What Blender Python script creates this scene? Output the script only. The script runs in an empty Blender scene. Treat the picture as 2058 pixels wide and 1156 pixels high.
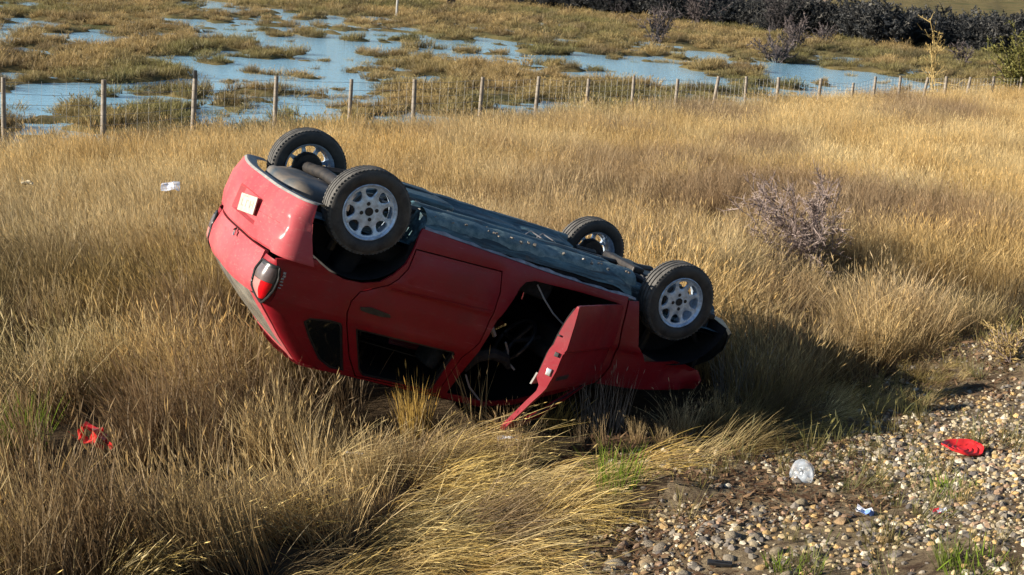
import bpy, bmesh, math, random
import numpy as np
from mathutils import Matrix, Vector
from mathutils.geometry import delaunay_2d_cdt

random.seed(7)
rng = np.random.default_rng(7)
scene = bpy.context.scene

# ------------------------------------------------------------------ camera, world, sun, exposure
CAM_Z = 3.3
M = np.array([[9.97564050e-01, 6.97564737e-02, 0.0],
              [1.56917923e-02, -2.24403085e-01, 9.74370065e-01],
              [6.79686198e-02, -9.71996548e-01, -2.24951054e-01]])   # camera (right, down, forward) -> world
cam_d = bpy.data.cameras.new("camera")
cam = bpy.data.objects.new("camera", cam_d)
scene.collection.objects.link(cam)
r3 = Matrix(((M[0, 0], -M[0, 1], -M[0, 2]), (M[1, 0], -M[1, 1], -M[1, 2]), (M[2, 0], -M[2, 1], -M[2, 2])))
cam.matrix_world = Matrix.Translation((0, 0, CAM_Z)) @ r3.to_4x4()
cam_d.sensor_width = 36.0
cam_d.lens = 36.0 * 3001.35 / 2058.0
cam_d.clip_start = 0.1
cam_d.clip_end = 3000.0
scene.camera = cam

SUN_DIR = Vector((-0.965, -0.26, 0.0)).normalized()          # horizontal direction towards the sun
SUN_EL = math.radians(20.0)
world = bpy.data.worlds.new("World")
scene.world = world
world.use_nodes = True
wn = world.node_tree
wn.nodes.clear()
sky = wn.nodes.new("ShaderNodeTexSky")
sky.sky_type = 'NISHITA'
sky.sun_disc = False
sky.sun_elevation = SUN_EL
sky.sun_rotation = math.atan2(SUN_DIR.x, SUN_DIR.y)
sky.air_density = 1.0
sky.dust_density = 0.2
sky.ozone_density = 2.5
bg = wn.nodes.new("ShaderNodeBackground")
bg.inputs['Strength'].default_value = 0.052
wo = wn.nodes.new("ShaderNodeOutputWorld")
wn.links.new(sky.outputs[0], bg.inputs[0])
wn.links.new(bg.outputs[0], wo.inputs[0])

sun_d = bpy.data.lights.new("sun", 'SUN')
sun_d.energy = 5.0
sun_d.angle = math.radians(0.5)
sun_d.color = (1.0, 0.90, 0.75)
sun = bpy.data.objects.new("sun", sun_d)
scene.collection.objects.link(sun)
to_sun = Vector((SUN_DIR.x * math.cos(SUN_EL), SUN_DIR.y * math.cos(SUN_EL), math.sin(SUN_EL)))
sun.rotation_euler = to_sun.to_track_quat('Z', 'Y').to_euler()
sun.location = (-30, -5, 20)

vs = scene.view_settings
vs.view_transform = 'Standard'
vs.look = 'None'
vs.exposure = 1.3
vs.gamma = 1.0
vs.use_curve_mapping = False
scene.cycles.use_denoising = True
scene.cycles.max_bounces = 8
scene.cycles.sample_clamp_indirect = 4.0

# ------------------------------------------------------------------ helpers
COL = scene.collection


def tag(o, label=None, cat=None, group=None, kind=None):
    if label: o['label'] = label
    if cat: o['category'] = cat
    if group: o['group'] = group
    if kind: o['kind'] = kind
    return o


def mesh_data(name, verts, faces, mat=None, smooth=True, angle=None):
    me = bpy.data.meshes.new(name)
    me.from_pydata([tuple(map(float, v)) for v in verts], [], [tuple(map(int, f)) for f in faces])
    if mat is not None:
        me.materials.append(mat)
    me.polygons.foreach_set('use_smooth', [smooth] * len(me.polygons))
    me.update()
    if smooth and angle is not None:
        me.set_sharp_from_angle(angle=math.radians(angle))
    return me


def link(name, me, parent=None):
    o = bpy.data.objects.new(name, me)
    COL.objects.link(o)
    if parent is not None:
        o.parent = parent
    return o


def obj(name, verts, faces, mat=None, parent=None, smooth=True, angle=40):
    return link(name, mesh_data(name, verts, faces, mat, smooth, angle), parent)


def empty(name, loc=(0, 0, 0), rz=0.0):
    o = bpy.data.objects.new(name, None)
    COL.objects.link(o)
    o.location = loc
    o.rotation_euler = (0, 0, rz)
    o.empty_display_size = 0.1
    return o


class MB:
    """collects shapes into one mesh"""
    def __init__(self):
        self.v, self.f = [], []

    def add(self, verts, faces):
        n = len(self.v)
        self.v += [tuple(map(float, p)) for p in verts]
        self.f += [tuple(i + n for i in f) for f in faces]
        return self

    def tube(self, path, r, n=7, cap=True):
        path = [np.array(p, float) for p in path]
        k = len(path)
        rs = r if isinstance(r, (list, tuple, np.ndarray)) else [r] * k
        vs_, fs = [], []
        up0 = np.array([0.123, 0.31, 0.94])
        for i, p in enumerate(path):
            a = path[min(i + 1, k - 1)] - path[max(i - 1, 0)]
            a = a / (np.linalg.norm(a) + 1e-9)
            s = np.cross(a, up0); s /= (np.linalg.norm(s) + 1e-9)
            t = np.cross(s, a)
            for j in range(n):
                w = 2 * math.pi * j / n
                vs_.append(p + rs[i] * (math.cos(w) * s + math.sin(w) * t))
        for i in range(k - 1):
            for j in range(n):
                a, b = i * n + j, i * n + (j + 1) % n
                fs.append((a, a + n, b + n, b))
        if cap:
            fs.append(tuple(range(n)))
            fs.append(tuple(range((k - 1) * n, k * n))[::-1])
        return self.add(vs_, fs)

    def box(self, c, s, rot=None, bev=0.0):
        hx, hy, hz = [q / 2 for q in s]
        if bev <= 0:
            V = [(x * hx, y * hy, z * hz) for x in (-1, 1) for y in (-1, 1) for z in (-1, 1)]
            F = [(0, 1, 3, 2), (4, 6, 7, 5), (0, 4, 5, 1), (2, 3, 7, 6), (0, 2, 6, 4), (1, 5, 7, 3)]
        else:
            bm = bmesh.new()
            bmesh.ops.create_cube(bm, size=1.0)
            for v in bm.verts:
                v.co = (v.co.x * 2 * hx, v.co.y * 2 * hy, v.co.z * 2 * hz)
            bmesh.ops.bevel(bm, geom=list(bm.edges), offset=bev, segments=3, profile=0.6, affect='EDGES')
            bm.verts.index_update()
            V = [tuple(v.co) for v in bm.verts]
            F = [tuple(v.index for v in f.verts) for f in bm.faces]
            bm.free()
        V = np.array(V)
        if rot is not None:
            V = V @ np.array(rot).T
        return self.add(V + np.array(c), F)

    def grid(self, P, flip=False):
        """P: array (n, m, 3)"""
        n, m = P.shape[:2]
        F = []
        for i in range(n - 1):
            for j in range(m - 1):
                q = (i * m + j, i * m + j + 1, (i + 1) * m + j + 1, (i + 1) * m + j)
                F.append(q[::-1] if flip else q)
        return self.add(P.reshape(-1, 3), F)

    def lathe_y(self, prof, n=48, c=(0, 0, 0), flip=False):
        """profile of (y, r) turned about the y axis"""
        V, F = [], []
        k = len(prof)
        for j in range(n):
            w = 2 * math.pi * j / n
            for (y, r) in prof:
                V.append((c[0] + r * math.cos(w), c[1] + y, c[2] + r * math.sin(w)))
        for j in range(n):
            for i in range(k - 1):
                a, b = j * k + i, ((j + 1) % n) * k + i
                q = (a, a + 1, b + 1, b)
                F.append(q[::-1] if flip else q)
        return self.add(V, F)

    def build(self, name, mat, parent=None, smooth=True, angle=40):
        return obj(name, self.v, self.f, mat, parent, smooth, angle)


def rz3(a):
    c, s = math.cos(a), math.sin(a)
    return np.array([[c, -s, 0], [s, c, 0], [0, 0, 1]])


def ry3(a):
    c, s = math.cos(a), math.sin(a)
    return np.array([[c, 0, s], [0, 1, 0], [-s, 0, c]])


def rx3(a):
    c, s = math.cos(a), math.sin(a)
    return np.array([[1, 0, 0], [0, c, -s], [0, s, c]])


# ---- smooth value noise (numpy)
def _hash(ix, iy, seed):
    h = (ix.astype(np.int64) * 374761393 + iy.astype(np.int64) * 668265263 + seed * 1442695041) & 0xFFFFFFFF
    h = ((h ^ (h >> 13)) * 1274126177) & 0xFFFFFFFF
    h = h ^ (h >> 16)
    return (h & 0xFFFFFF) / float(0xFFFFFF)


def vnoise(x, y, seed=0):
    x = np.asarray(x, float); y = np.asarray(y, float)
    ix, iy = np.floor(x), np.floor(y)
    fx, fy = x - ix, y - iy
    fx = fx * fx * (3 - 2 * fx); fy = fy * fy * (3 - 2 * fy)
    a, b = _hash(ix, iy, seed), _hash(ix + 1, iy, seed)
    c, d = _hash(ix, iy + 1, seed), _hash(ix + 1, iy + 1, seed)
    return (a * (1 - fx) + b * fx) * (1 - fy) + (c * (1 - fx) + d * fx) * fy


def fbm(x, y, seed=0, octv=4):
    s, a, t = 0.0, 0.5, 0.0
    for k in range(octv):
        s = s + a * vnoise(np.asarray(x) * 2 ** k + 13.7 * k, np.asarray(y) * 2 ** k + 7.3 * k, seed + k)
        t += a; a *= 0.5
    return s / t


# ------------------------------------------------------------------ materials
def new_mat(name):
    m = bpy.data.materials.new(name)
    m.use_nodes = True
    nt = m.node_tree
    nt.nodes.clear()
    out = nt.nodes.new("ShaderNodeOutputMaterial")
    return m, nt, out


def N(nt, t, **kw):
    n = nt.nodes.new(t)
    for k, v in kw.items():
        if k in n.inputs:
            n.inputs[k].default_value = v
        else:
            setattr(n, k, v)
    return n


def mixcol(nt, a, b, fac, mode='MIX'):
    m = nt.nodes.new("ShaderNodeMix")
    m.data_type = 'RGBA'
    m.blend_type = mode
    for s, v in ((m.inputs[0], fac), (m.inputs[6], a), (m.inputs[7], b)):
        if hasattr(v, 'is_output') and v.is_output:
            nt.links.new(v, s)
        elif isinstance(v, (tuple, list)):
            s.default_value = (*v[:3], 1)
        else:
            s.default_value = v
    return m.outputs[2]


def ramp(nt, src, stops):
    r = nt.nodes.new("ShaderNodeValToRGB")
    e = r.color_ramp.elements
    while len(e) < len(stops):
        e.new(0.5)
    for el, (p, c) in zip(e, stops):
        el.position = p
        el.color = (*c, 1) if len(c) == 3 else c
    nt.links.new(src, r.inputs[0])
    return r.outputs[0]


def coords(nt, scale=(1, 1, 1)):
    tc = nt.nodes.new("ShaderNodeTexCoord")
    mp = nt.nodes.new("ShaderNodeMapping")
    mp.inputs['Scale'].default_value = scale
    nt.links.new(tc.outputs['Object'], mp.inputs[0])
    return mp.outputs[0]


def noise(nt, scale, detail=4, rough=0.55, vec=None, dist=0.0):
    n = nt.nodes.new("ShaderNodeTexNoise")
    n.inputs['Scale'].default_value = scale
    n.inputs['Detail'].default_value = detail
    n.inputs['Roughness'].default_value = rough
    n.inputs['Distortion'].default_value = dist
    nt.links.new(vec if vec is not None else coords(nt), n.inputs['Vector'])
    return n.outputs['Fac']


def bump(nt, h, strength=0.3, dist=0.01):
    b = nt.nodes.new("ShaderNodeBump")
    b.inputs['Strength'].default_value = strength
    b.inputs['Distance'].default_value = dist
    nt.links.new(h, b.inputs['Height'])
    return b.outputs[0]


def principled(name, col, rough=0.5, metal=0.0, var=None, vscale=6.0, bscale=0, bstr=0.2, bdist=0.004, spec=0.5, coat=0.0, rvar=0.0):
    """principled with noise between col and var"""
    m, nt, out = new_mat(name)
    p = N(nt, "ShaderNodeBsdfPrincipled")
    p.inputs['Roughness'].default_value = rough
    p.inputs['Metallic'].default_value = metal
    p.inputs['Specular IOR Level'].default_value = spec
    p.inputs['Coat Weight'].default_value = coat
    p.inputs['Coat Roughness'].default_value = 0.12
    if var is not None:
        f = ramp(nt, noise(nt, vscale, 6, 0.65), [(0.35, (0, 0, 0)), (0.68, (1, 1, 1))])
        nt.links.new(mixcol(nt, col, var, f), p.inputs['Base Color'])
    else:
        p.inputs['Base Color'].default_value = (*col, 1)
    if rvar:
        mr = N(nt, "ShaderNodeMapRange")
        nt.links.new(noise(nt, vscale * 2.3, 5, 0.6), mr.inputs[0])
        mr.inputs[3].default_value = max(0.02, rough - rvar)
        mr.inputs[4].default_value = min(1, rough + rvar)
        nt.links.new(mr.outputs[0], p.inputs['Roughness'])
    if bscale:
        nt.links.new(bump(nt, noise(nt, bscale, 4, 0.6), bstr, bdist), p.inputs['Normal'])
    nt.links.new(p.outputs[0], out.inputs[0])
    return m


def paint_material(name, base, faded, dirt, rough=0.34):
    """old red paint: fading in broad patches, fine scuffs, dust in thin streaks"""
    m, nt, out = new_mat(name)
    p = N(nt, "ShaderNodeBsdfPrincipled")
    v = coords(nt)
    f1 = ramp(nt, noise(nt, 1.7, 5, 0.6, v), [(0.38, (0, 0, 0)), (0.7, (1, 1, 1))])
    c = mixcol(nt, base, faded, f1)
    f2 = ramp(nt, noise(nt, 24.0, 6, 0.7, coords(nt, (1, 1, 2.2))), [(0.55, (0, 0, 0)), (0.78, (0.55, 0.55, 0.55))])
    c = mixcol(nt, c, dirt, f2)
    f3 = ramp(nt, noise(nt, 5.0, 8, 0.75, coords(nt, (0.5, 1, 3.0))), [(0.60, (0, 0, 0)), (0.72, (0.5, 0.5, 0.5))])
    c = mixcol(nt, c, tuple(q * 0.55 for q in base), f3)
    # scratches along the panels and a film of dust in blotches
    f4 = ramp(nt, noise(nt, 6.0, 4, 0.6, coords(nt, (0.7, 6, 9))), [(0.66, (0, 0, 0)), (0.70, (0.45, 0.45, 0.45))])
    c = mixcol(nt, c, tuple(min(.6, q * 1.1 + .07) for q in faded), f4)
    f5 = ramp(nt, noise(nt, 2.6, 8, 0.72, v), [(0.50, (0, 0, 0)), (0.74, (0.42, 0.42, 0.42))])
    c = mixcol(nt, c, tuple(q * .5 for q in dirt), f5)
    nt.links.new(c, p.inputs['Base Color'])
    mr = N(nt, "ShaderNodeMapRange")
    nt.links.new(noise(nt, 9.0, 6, 0.65, v), mr.inputs[0])
    mr.inputs[3].default_value = rough - 0.08
    mr.inputs[4].default_value = rough + 0.26
    nt.links.new(mr.outputs[0], p.inputs['Roughness'])
    p.inputs['Specular IOR Level'].default_value = 0.35
    p.inputs['Coat Weight'].default_value = 0.12
    p.inputs['Coat Roughness'].default_value = 0.22
    nt.links.new(bump(nt, noise(nt, 4.2, 5, 0.55, v), 0.30, 0.010), p.inputs['Normal'])
    nt.links.new(p.outputs[0], out.inputs[0])
    return m


PAINT = paint_material("red_paint", (0.20, 0.003, 0.010), (0.235, 0.008, 0.017), (0.17, 0.06, 0.055))  # darker copy: shade of the car's side put into the red
PAINT_FADED_LIT = paint_material("faded_sunlit_red", (0.34, 0.036, 0.047), (0.41, 0.078, 0.092), (0.38, 0.20, 0.165), 0.68)  # faded red of the rear, with its sunlight put into the colour
GREY_PLASTIC = principled("grey_bumper_plastic", (0.33, 0.32, 0.30), 0.6, var=(0.20, 0.19, 0.18), vscale=14)
BLACK_PLASTIC = principled("black_plastic", (0.012, 0.013, 0.015), 0.38, var=(0.03, 0.03, 0.032), vscale=20, rvar=0.1)
CRACKED = principled("dirty_windscreen_glass", (0.008, 0.009, 0.010), 0.6, spec=0.15)
DARK_INNER = principled("dark_gap_backing", (0.010, 0.010, 0.011), 0.85, var=(0.022, 0.02, 0.02), vscale=9, spec=0.2)
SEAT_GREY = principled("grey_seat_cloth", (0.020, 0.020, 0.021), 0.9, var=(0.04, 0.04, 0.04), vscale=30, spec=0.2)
PALE_TRIM = principled("pale_trim", (0.34, 0.33, 0.31), 0.6, var=(0.22, 0.21, 0.20), vscale=12)
UNDERSEAL, nt, out = new_mat("dirty_underseal")
p = N(nt, "ShaderNodeBsdfPrincipled")
v_ = coords(nt, (.5, 5, 5))
c = mixcol(nt, (0.012, 0.026, 0.034), (0.08, 0.16, 0.19), ramp(nt, noise(nt, 3.0, 7, .7, v_), [(.42, (0, 0, 0)), (.60, (1, 1, 1))]))
c = mixcol(nt, c, (0.20, 0.24, 0.24), ramp(nt, noise(nt, 12.0, 7, .75, coords(nt, (.6, 2, 2))), [(.58, (0, 0, 0)), (.72, (.8, .8, .8))]))
c = mixcol(nt, c, (0.085, 0.055, 0.035), ramp(nt, noise(nt, 4.0, 6, .7), [(.56, (0, 0, 0)), (.70, (.8, .8, .8))]))
nt.links.new(c, p.inputs['Base Color'])
mr = N(nt, "ShaderNodeMapRange"); mr.inputs[3].default_value = .25; mr.inputs[4].default_value = .75
nt.links.new(noise(nt, 14, 5, .6), mr.inputs[0]); nt.links.new(mr.outputs[0], p.inputs['Roughness'])
nt.links.new(bump(nt, noise(nt, 18, 6, .7), .6, .012), p.inputs['Normal'])
nt.links.new(p.outputs[0], out.inputs[0])
RAIL = principled("weathered_rail_metal", (0.035, 0.085, 0.10), 0.55, var=(0.20, 0.265, 0.265), vscale=16, bscale=34, bstr=.9, rvar=.15)
UNDERDUST = principled("dusty_floor_metal", (0.045, 0.062, 0.075), 0.5, var=(0.20, 0.155, 0.11), vscale=5, bscale=20, bstr=0.4)
STEEL_DARK = principled("oily_steel", (0.018, 0.018, 0.02), 0.5, metal=0.3, var=(0.05, 0.042, 0.036), vscale=16, bscale=40, bstr=0.4)
FLANGE = principled("bare_flange", (0.40, 0.40, 0.42), 0.42, metal=0.3, var=(0.18, 0.15, 0.15), vscale=18)
RUBBER = principled("tyre_rubber", (0.010, 0.010, 0.012), 0.62, var=(0.055, 0.052, 0.048), vscale=8, bscale=60, bstr=0.25, rvar=0.12)
TREAD_DUST = principled("dusty_tread_rubber", (0.032, 0.031, 0.030), 0.8, var=(0.10, 0.095, 0.088), vscale=13, bscale=60, bstr=0.4)
ALLOY = principled("alloy_wheel_metal", (0.58, 0.72, 0.90), 0.36, metal=0.4, var=(0.30, 0.36, 0.44), vscale=26, rvar=0.1)
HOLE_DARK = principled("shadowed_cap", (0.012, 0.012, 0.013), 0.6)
GLASS_DARK = principled("tinted_glass", (0.006, 0.008, 0.009), 0.06, spec=0.6)
GLASS_DUSTY = principled("dusty_rear_glass", (0.10, 0.10, 0.095), 0.22, var=(0.28, 0.27, 0.24), vscale=9, spec=0.6)
LENS_RED = principled("red_lens", (0.62, 0.006, 0.012), 0.12, coat=0.6)
LENS_PINK = principled("faded_reflector_lens", (0.42, 0.17, 0.16), 0.2, coat=0.5)
LENS_CLEAR = principled("clear_lens", (0.11, 0.085, 0.085), 0.25, coat=0.3, var=(0.07, 0.05, 0.05), vscale=22)
CHROME = principled("bright_metal", (0.7, 0.7, 0.7), 0.25, metal=0.9)
PLATE_WHITE = principled("plate_enamel", (0.40, 0.39, 0.33), 0.5, var=(0.27, 0.26, 0.22), vscale=18)
PLATE_INK = principled("plate_ink", (0.24, 0.23, 0.19), 0.5)
# ------------------------------------------------------------------ terrain
BLOBS = [(-10.9, 34.9, 0.8, 2.8, 1), (-11.0, 32.6, 0.4, 1.6, 0.8), (-9.8, 37.5, 0.9, 5.2, 1), (-9.3, 44.0, 1.8, 2.5, 1), (-6.9, 41.9, 1.3, 3.5, 1), (-5.4, 39.4, 1.3, 3.4, 1), (-7.6, 33.1, 1.4, 1.1, 0.8), (-5.8, 35.5, 0.8, 2.5, 0.8), (-9.5, 40.6, 0.7, 2.4, -1.2), (-7.7, 35.4, 1.1, 2.2, -1.3), (-7.9, 41.4, 0.7, 1.6, -1), (-6.2, 44.9, 1.0, 2.2, -1), (-13.4, 42.2, 2.0, 4.7, -1.2), (-4.0, 40.4, 0.9, 3.9, -0.9), (-8.2, 53.6, 2.0, 7.3, 1.2), (-6.3, 53.0, 2.2, 6.2, 1.2), (-4.7, 58.6, 2.9, 5.3, 0.9), (-1.9, 57.7, 1.8, 3.6, 0.7), (-4.3, 45.5, 2.0, 2.9, 1), (-2.6, 48.8, 1.9, 2.6, 0.7), (-4.0, 52.8, 1.1, 1.7, -0.8), (-2.1, 52.3, 1.4, 3.0, -0.8), (-1.6, 44.3, 2.0, 3.8, -1.2), (0.9, 56.1, 2.3, 2.2, 0.9), (3.1, 54.5, 2.3, 3.2, 1.1), (4.9, 57.3, 2.8, 5.6, 1.2), (4.6, 50.7, 2.1, 4.0, 1), (7.9, 65.2, 3.1, 3.9, 0.8), (6.5, 50.4, 1.9, 3.2, 0.8), (2.7, 45.2, 1.6, 1.9, 0.5), (-2.3, 38.3, 0.6, 1.2, 0.7), (0.3, 46.6, 1.2, 2.4, -0.9), (6.8, 55.5, 1.1, 2.4, -0.7), (10.4, 60.8, 2.5, 3.5, 0.9), (9.4, 52.5, 2.0, 3.5, 1), (12.2, 58.8, 2.7, 4.3, 1.1), (11.9, 54.4, 1.6, 4.2, 1), (15.1, 57.8, 1.8, 3.7, 1), (15.3, 55.0, 2.0, 1.9, 0.8), (13.6, 65.6, 1.8, 2.7, 0.8), (8.1, 54.5, 1.0, 2.8, -0.8), (-18.4, 56.2, 2.4, 2.0, 0.8), (-15.4, 52.7, 1.6, 1.8, 0.7), (-14.0, 64.8, 1.4, 2.6, 1), (-11.4, 58.2, 2.2, 2.1, 1), (-10.0, 71.5, 2.4, 3.2, 0.8), (-7.3, 72.4, 2.1, 2.4, 0.6), (-13.1, 78.5, 3.6, 2.4, 0.6), (-6.3, 88.1, 3.0, 3.0, 0.6), (-12.2, 52.6, 2.5, 2.2, 0.6), (6.3, 71.6, 2.3, 2.0, 0.5), (3.0, 80.1, 2.7, 2.0, 0.6), (-19.5, 68.2, 6.3, 4.5, -0.8), (-15.0, 59.5, 2.0, 3.4, -0.8), (-12.8, 47.8, 1.4, 2.2, -0.8), (-10.4, 51.4, 1.2, 2.1, -0.7), (2.1, 74.6, 10.8, 10.8, -0.7), (12.6, 71.2, 8.4, 4.7, -0.9), (-1.8, 83.9, 10.1, 8.7, -0.9)]
NV = np.array([-0.74, 0.67])          # across the road, towards the field
NT = np.array([0.67, 0.74])           # along the road


def v_of(x, y):
    return NV[0] * x + NV[1] * y


def t_of(x, y):
    return NT[0] * x + NT[1] * y


def bank_edge(x, y):
    t = t_of(x, y)
    e = np.interp(t, [-10, 4, 5.85, 7.25, 10.5, 13.2, 20, 60], [3.4, 3.6, 4.55, 5.2, 5.35, 5.55, 5.6, 5.6])
    return e + 0.5 * (fbm(np.asarray(x) * 1.3, np.asarray(y) * 1.3, 41, 3) - 0.5)


def wet(x, y):
    """positive where the marsh holds open water"""
    x = np.asarray(x, float); y = np.asarray(y, float)
    w = np.zeros_like(x)
    jx = x + 1.1 * (fbm(x * 0.5, y * 0.35, 3, 3) - 0.5) * 2
    jy = y + 3.0 * (fbm(x * 0.4, y * 0.3, 8, 3) - 0.5) * 2
    for bx, by, rx, ry, a in BLOBS:
        q = ((jx - bx) / rx) ** 2 + ((jy - by) / ry) ** 2
        w = w + a * np.exp(-q * 0.8)
    n = fbm(x * 0.26, y * 0.20, 21, 4)
    n2 = fbm(x * 1.5, y * 1.1, 29, 3)
    n3 = fbm(x * 0.75, y * 0.50, 57, 3)
    n4 = fbm(x * 1.1 + 31, y * 0.95, 63, 2)
    return w * .58 + 0.14 + 1.8 * (n - 0.50) + 1.6 * (n2 - 0.5) + 2.8 * (n3 - .5) + 3.2 * (n4 - .53) - .45 * np.clip((y - 78) / 20, 0, 1) - .3 * np.clip((x - 15) / 5, 0, 1) * np.clip((y - 58) / 8, 0, 1)


WATER_Z = -0.95


def bush_shadow_d(x, y):  # distance from the line of the bush's painted shadow
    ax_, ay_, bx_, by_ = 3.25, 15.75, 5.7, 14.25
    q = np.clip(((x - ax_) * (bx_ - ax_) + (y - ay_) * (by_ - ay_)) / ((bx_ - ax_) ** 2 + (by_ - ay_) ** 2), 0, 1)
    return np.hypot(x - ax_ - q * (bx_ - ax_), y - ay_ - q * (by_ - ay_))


def ground_z(x, y):
    x = np.asarray(x, float); y = np.asarray(y, float)
    v = v_of(x, y)
    e = bank_edge(x, y)
    d = v - e                                            # distance out from the foot of the bank
    z = np.interp(d, [-8, -5.2, -4.6, -3.7, -2.7, -1.2, 0, 0.9, 3, 9, 16, 21], [1.66, 1.62, 1.45, 0.95, 0.55, 0.25, 0.08, 0.0, -0.02, -0.36, -0.66, -0.80])
    z = z + 0.10 * (fbm(x * 0.9, y * 0.9, 5, 3) - 0.5) * np.clip((d + 5) / 3, 0, 1)
    hum = fbm(x * 2.4, y * 2.4, 15, 3) - 0.5
    z = z + 0.16 * hum * np.clip(d / 1.5, 0, 1)
    # dirt lump at the foot of the bank and the torn-up mound to the right
    z = z + 0.13 * np.exp(-(((x - 1.05) / 0.28) ** 2 + ((y - 8.55) / 0.2) ** 2))
    z = z + 0.22 * np.exp(-(((x - 4.3) / 0.7) ** 2 + ((y - 12.0) / 0.8) ** 2))
    # hollow added under the dead bush's painted shadow band, running right
    ax_, ay_, bx_, by_ = 3.25, 15.75, 5.7, 14.25
    q = np.clip(((x - ax_) * (bx_ - ax_) + (y - ay_) * (by_ - ay_)) / ((bx_ - ax_) ** 2 + (by_ - ay_) ** 2), 0, 1)
    dl = np.hypot(x - ax_ - q * (bx_ - ax_), y - ay_ - q * (by_ - ay_))
    z = z - .22 * np.exp(-(dl / .35) ** 2)
    # marsh
    m = np.clip((v - 22.2) / 1.6, 0, 1)
    m = m * m * (3 - 2 * m)
    land = np.clip(-wet(x, y), -1.2, 1.2)
    mz = WATER_Z + np.where(land > 0, 0.02 + 0.16 * np.minimum(land, 0.7), 0.14 * land) + 0.03 * (fbm(x * 2, y * 2, 33, 2) - 0.5)
    far = np.clip((y - 120.0) / 300.0, 0, 1)
    mz = mz + 0.22 * np.clip((y - 95) / 30, 0, 1) + far * far * 16.0
    return z * (1 - m) + mz * m


TERRAIN_MAT, nt, out = new_mat("ground_soil")
p = N(nt, "ShaderNodeBsdfPrincipled"); p.inputs['Roughness'].default_value = 0.95; p.inputs['Specular IOR Level'].default_value = 0.1
att = N(nt, "ShaderNodeAttribute", attribute_name="zone")
v_ = coords(nt)
soil = mixcol(nt, (0.030, 0.021, 0.013), (0.075, 0.052, 0.030), ramp(nt, noise(nt, 5.0, 8, 0.7, v_), [(0.4, (0, 0, 0)), (0.65, (1, 1, 1))]))
thatch = mixcol(nt, (0.085, 0.072, 0.030), (0.20, 0.15, 0.065), ramp(nt, noise(nt, 1.1, 9, 0.75, coords(nt, (1, 0.5, 1))), [(0.35, (0, 0, 0)), (0.7, (1, 1, 1))]))
thatch = mixcol(nt, thatch, (0.045, 0.06, 0.022), ramp(nt, noise(nt, 0.23, 7, 0.6, v_), [(0.5, (0, 0, 0)), (0.75, (0.9, 0.9, 0.9))]))
nt.links.new(mixcol(nt, soil, thatch, att.outputs['Fac']), p.inputs['Base Color'])
nt.links.new(bump(nt, noise(nt, 9, 8, 0.75, v_), 0.8, 0.05), p.inputs['Normal'])
nt.links.new(p.outputs[0], out.inputs[0])

BANK_MAT, nt, out = new_mat("bank_gravelly_soil")
p = N(nt, "ShaderNodeBsdfPrincipled"); p.inputs['Roughness'].default_value = 0.95; p.inputs['Specular IOR Level'].default_value = 0.1
v_ = coords(nt)
c = mixcol(nt, (0.07, 0.047, 0.03), (0.24, 0.19, 0.12), ramp(nt, noise(nt, 16, 8, 0.75, v_), [(0.38, (0, 0, 0)), (0.62, (1, 1, 1))]))
c = mixcol(nt, c, (0.05, 0.030, 0.020), ramp(nt, noise(nt, 2.2, 6, 0.7, v_), [(0.5, (0, 0, 0)), (0.7, (1, 1, 1))]))
nt.links.new(c, p.inputs['Base Color'])
nt.links.new(bump(nt, noise(nt, 26, 8, 0.8, v_), 0.9, 0.03), p.inputs['Normal'])
nt.links.new(p.outputs[0], out.inputs[0])

# polar sheet about a point behind the camera, out to the hills
CY = -6.0
rr = np.concatenate([np.linspace(0.6, 8, 12, endpoint=False), np.linspace(8, 30, 210, endpoint=False), np.geomspace(30, 150, 190, endpoint=False), np.geomspace(150, 1400, 26)])
half = math.radians(24)
aa = np.concatenate([np.linspace(-math.pi, -half, 40, endpoint=False), np.linspace(-half, half, 240, endpoint=False), np.linspace(half, math.pi, 41)])
RR, AA = np.meshgrid(rr, aa, indexing='ij')
GX, GY = RR * np.sin(AA), CY + RR * np.cos(AA)
GZ = ground_z(GX, GY)
behind = (GY < -3)
GZ = np.where(behind & (v_of(GX, GY) < 0), 1.66, GZ)
nR, nA = RR.shape
allv = np.stack([GX, GY, GZ], -1).reshape(-1, 3)
idx = np.arange(nR * nA).reshape(nR, nA)
quads = np.stack([idx[:-1, :-1], idx[:-1, 1:], idx[1:, 1:], idx[1:, :-1]], -1).reshape(-1, 4)[:, ::-1]
cx_ = allv[quads].mean(1)
is_bank = (v_of(cx_[:, 0], cx_[:, 1]) < bank_edge(cx_[:, 0], cx_[:, 1]) - 0.05)


def sheet(name, q, mat):
    used, inv = np.unique(q, return_inverse=True)
    me = bpy.data.meshes.new(name)
    V = allv[used]
    F = inv.reshape(-1, 4)
    me.vertices.add(len(V)); me.vertices.foreach_set('co', V.ravel())
    me.loops.add(F.size); me.loops.foreach_set('vertex_index', F.ravel().astype(np.int32))
    me.polygons.add(len(F))
    me.polygons.foreach_set('loop_start', np.arange(0, F.size, 4, dtype=np.int32))
    me.polygons.foreach_set('use_smooth', np.ones(len(F), bool))
    me.materials.append(mat)
    me.update(calc_edges=True)
    me.validate()
    a = me.attributes.new("zone", 'FLOAT', 'POINT')
    vv = v_of(V[:, 0], V[:, 1])
    a.data.foreach_set('value', np.clip((vv - 8) / 8, 0, 1).astype(np.float32))
    return tag(link(name, me), kind='structure')


ground = sheet("ground", quads[~is_bank], TERRAIN_MAT)
bank = sheet("gravel_bank", quads[is_bank], BANK_MAT)

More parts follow.
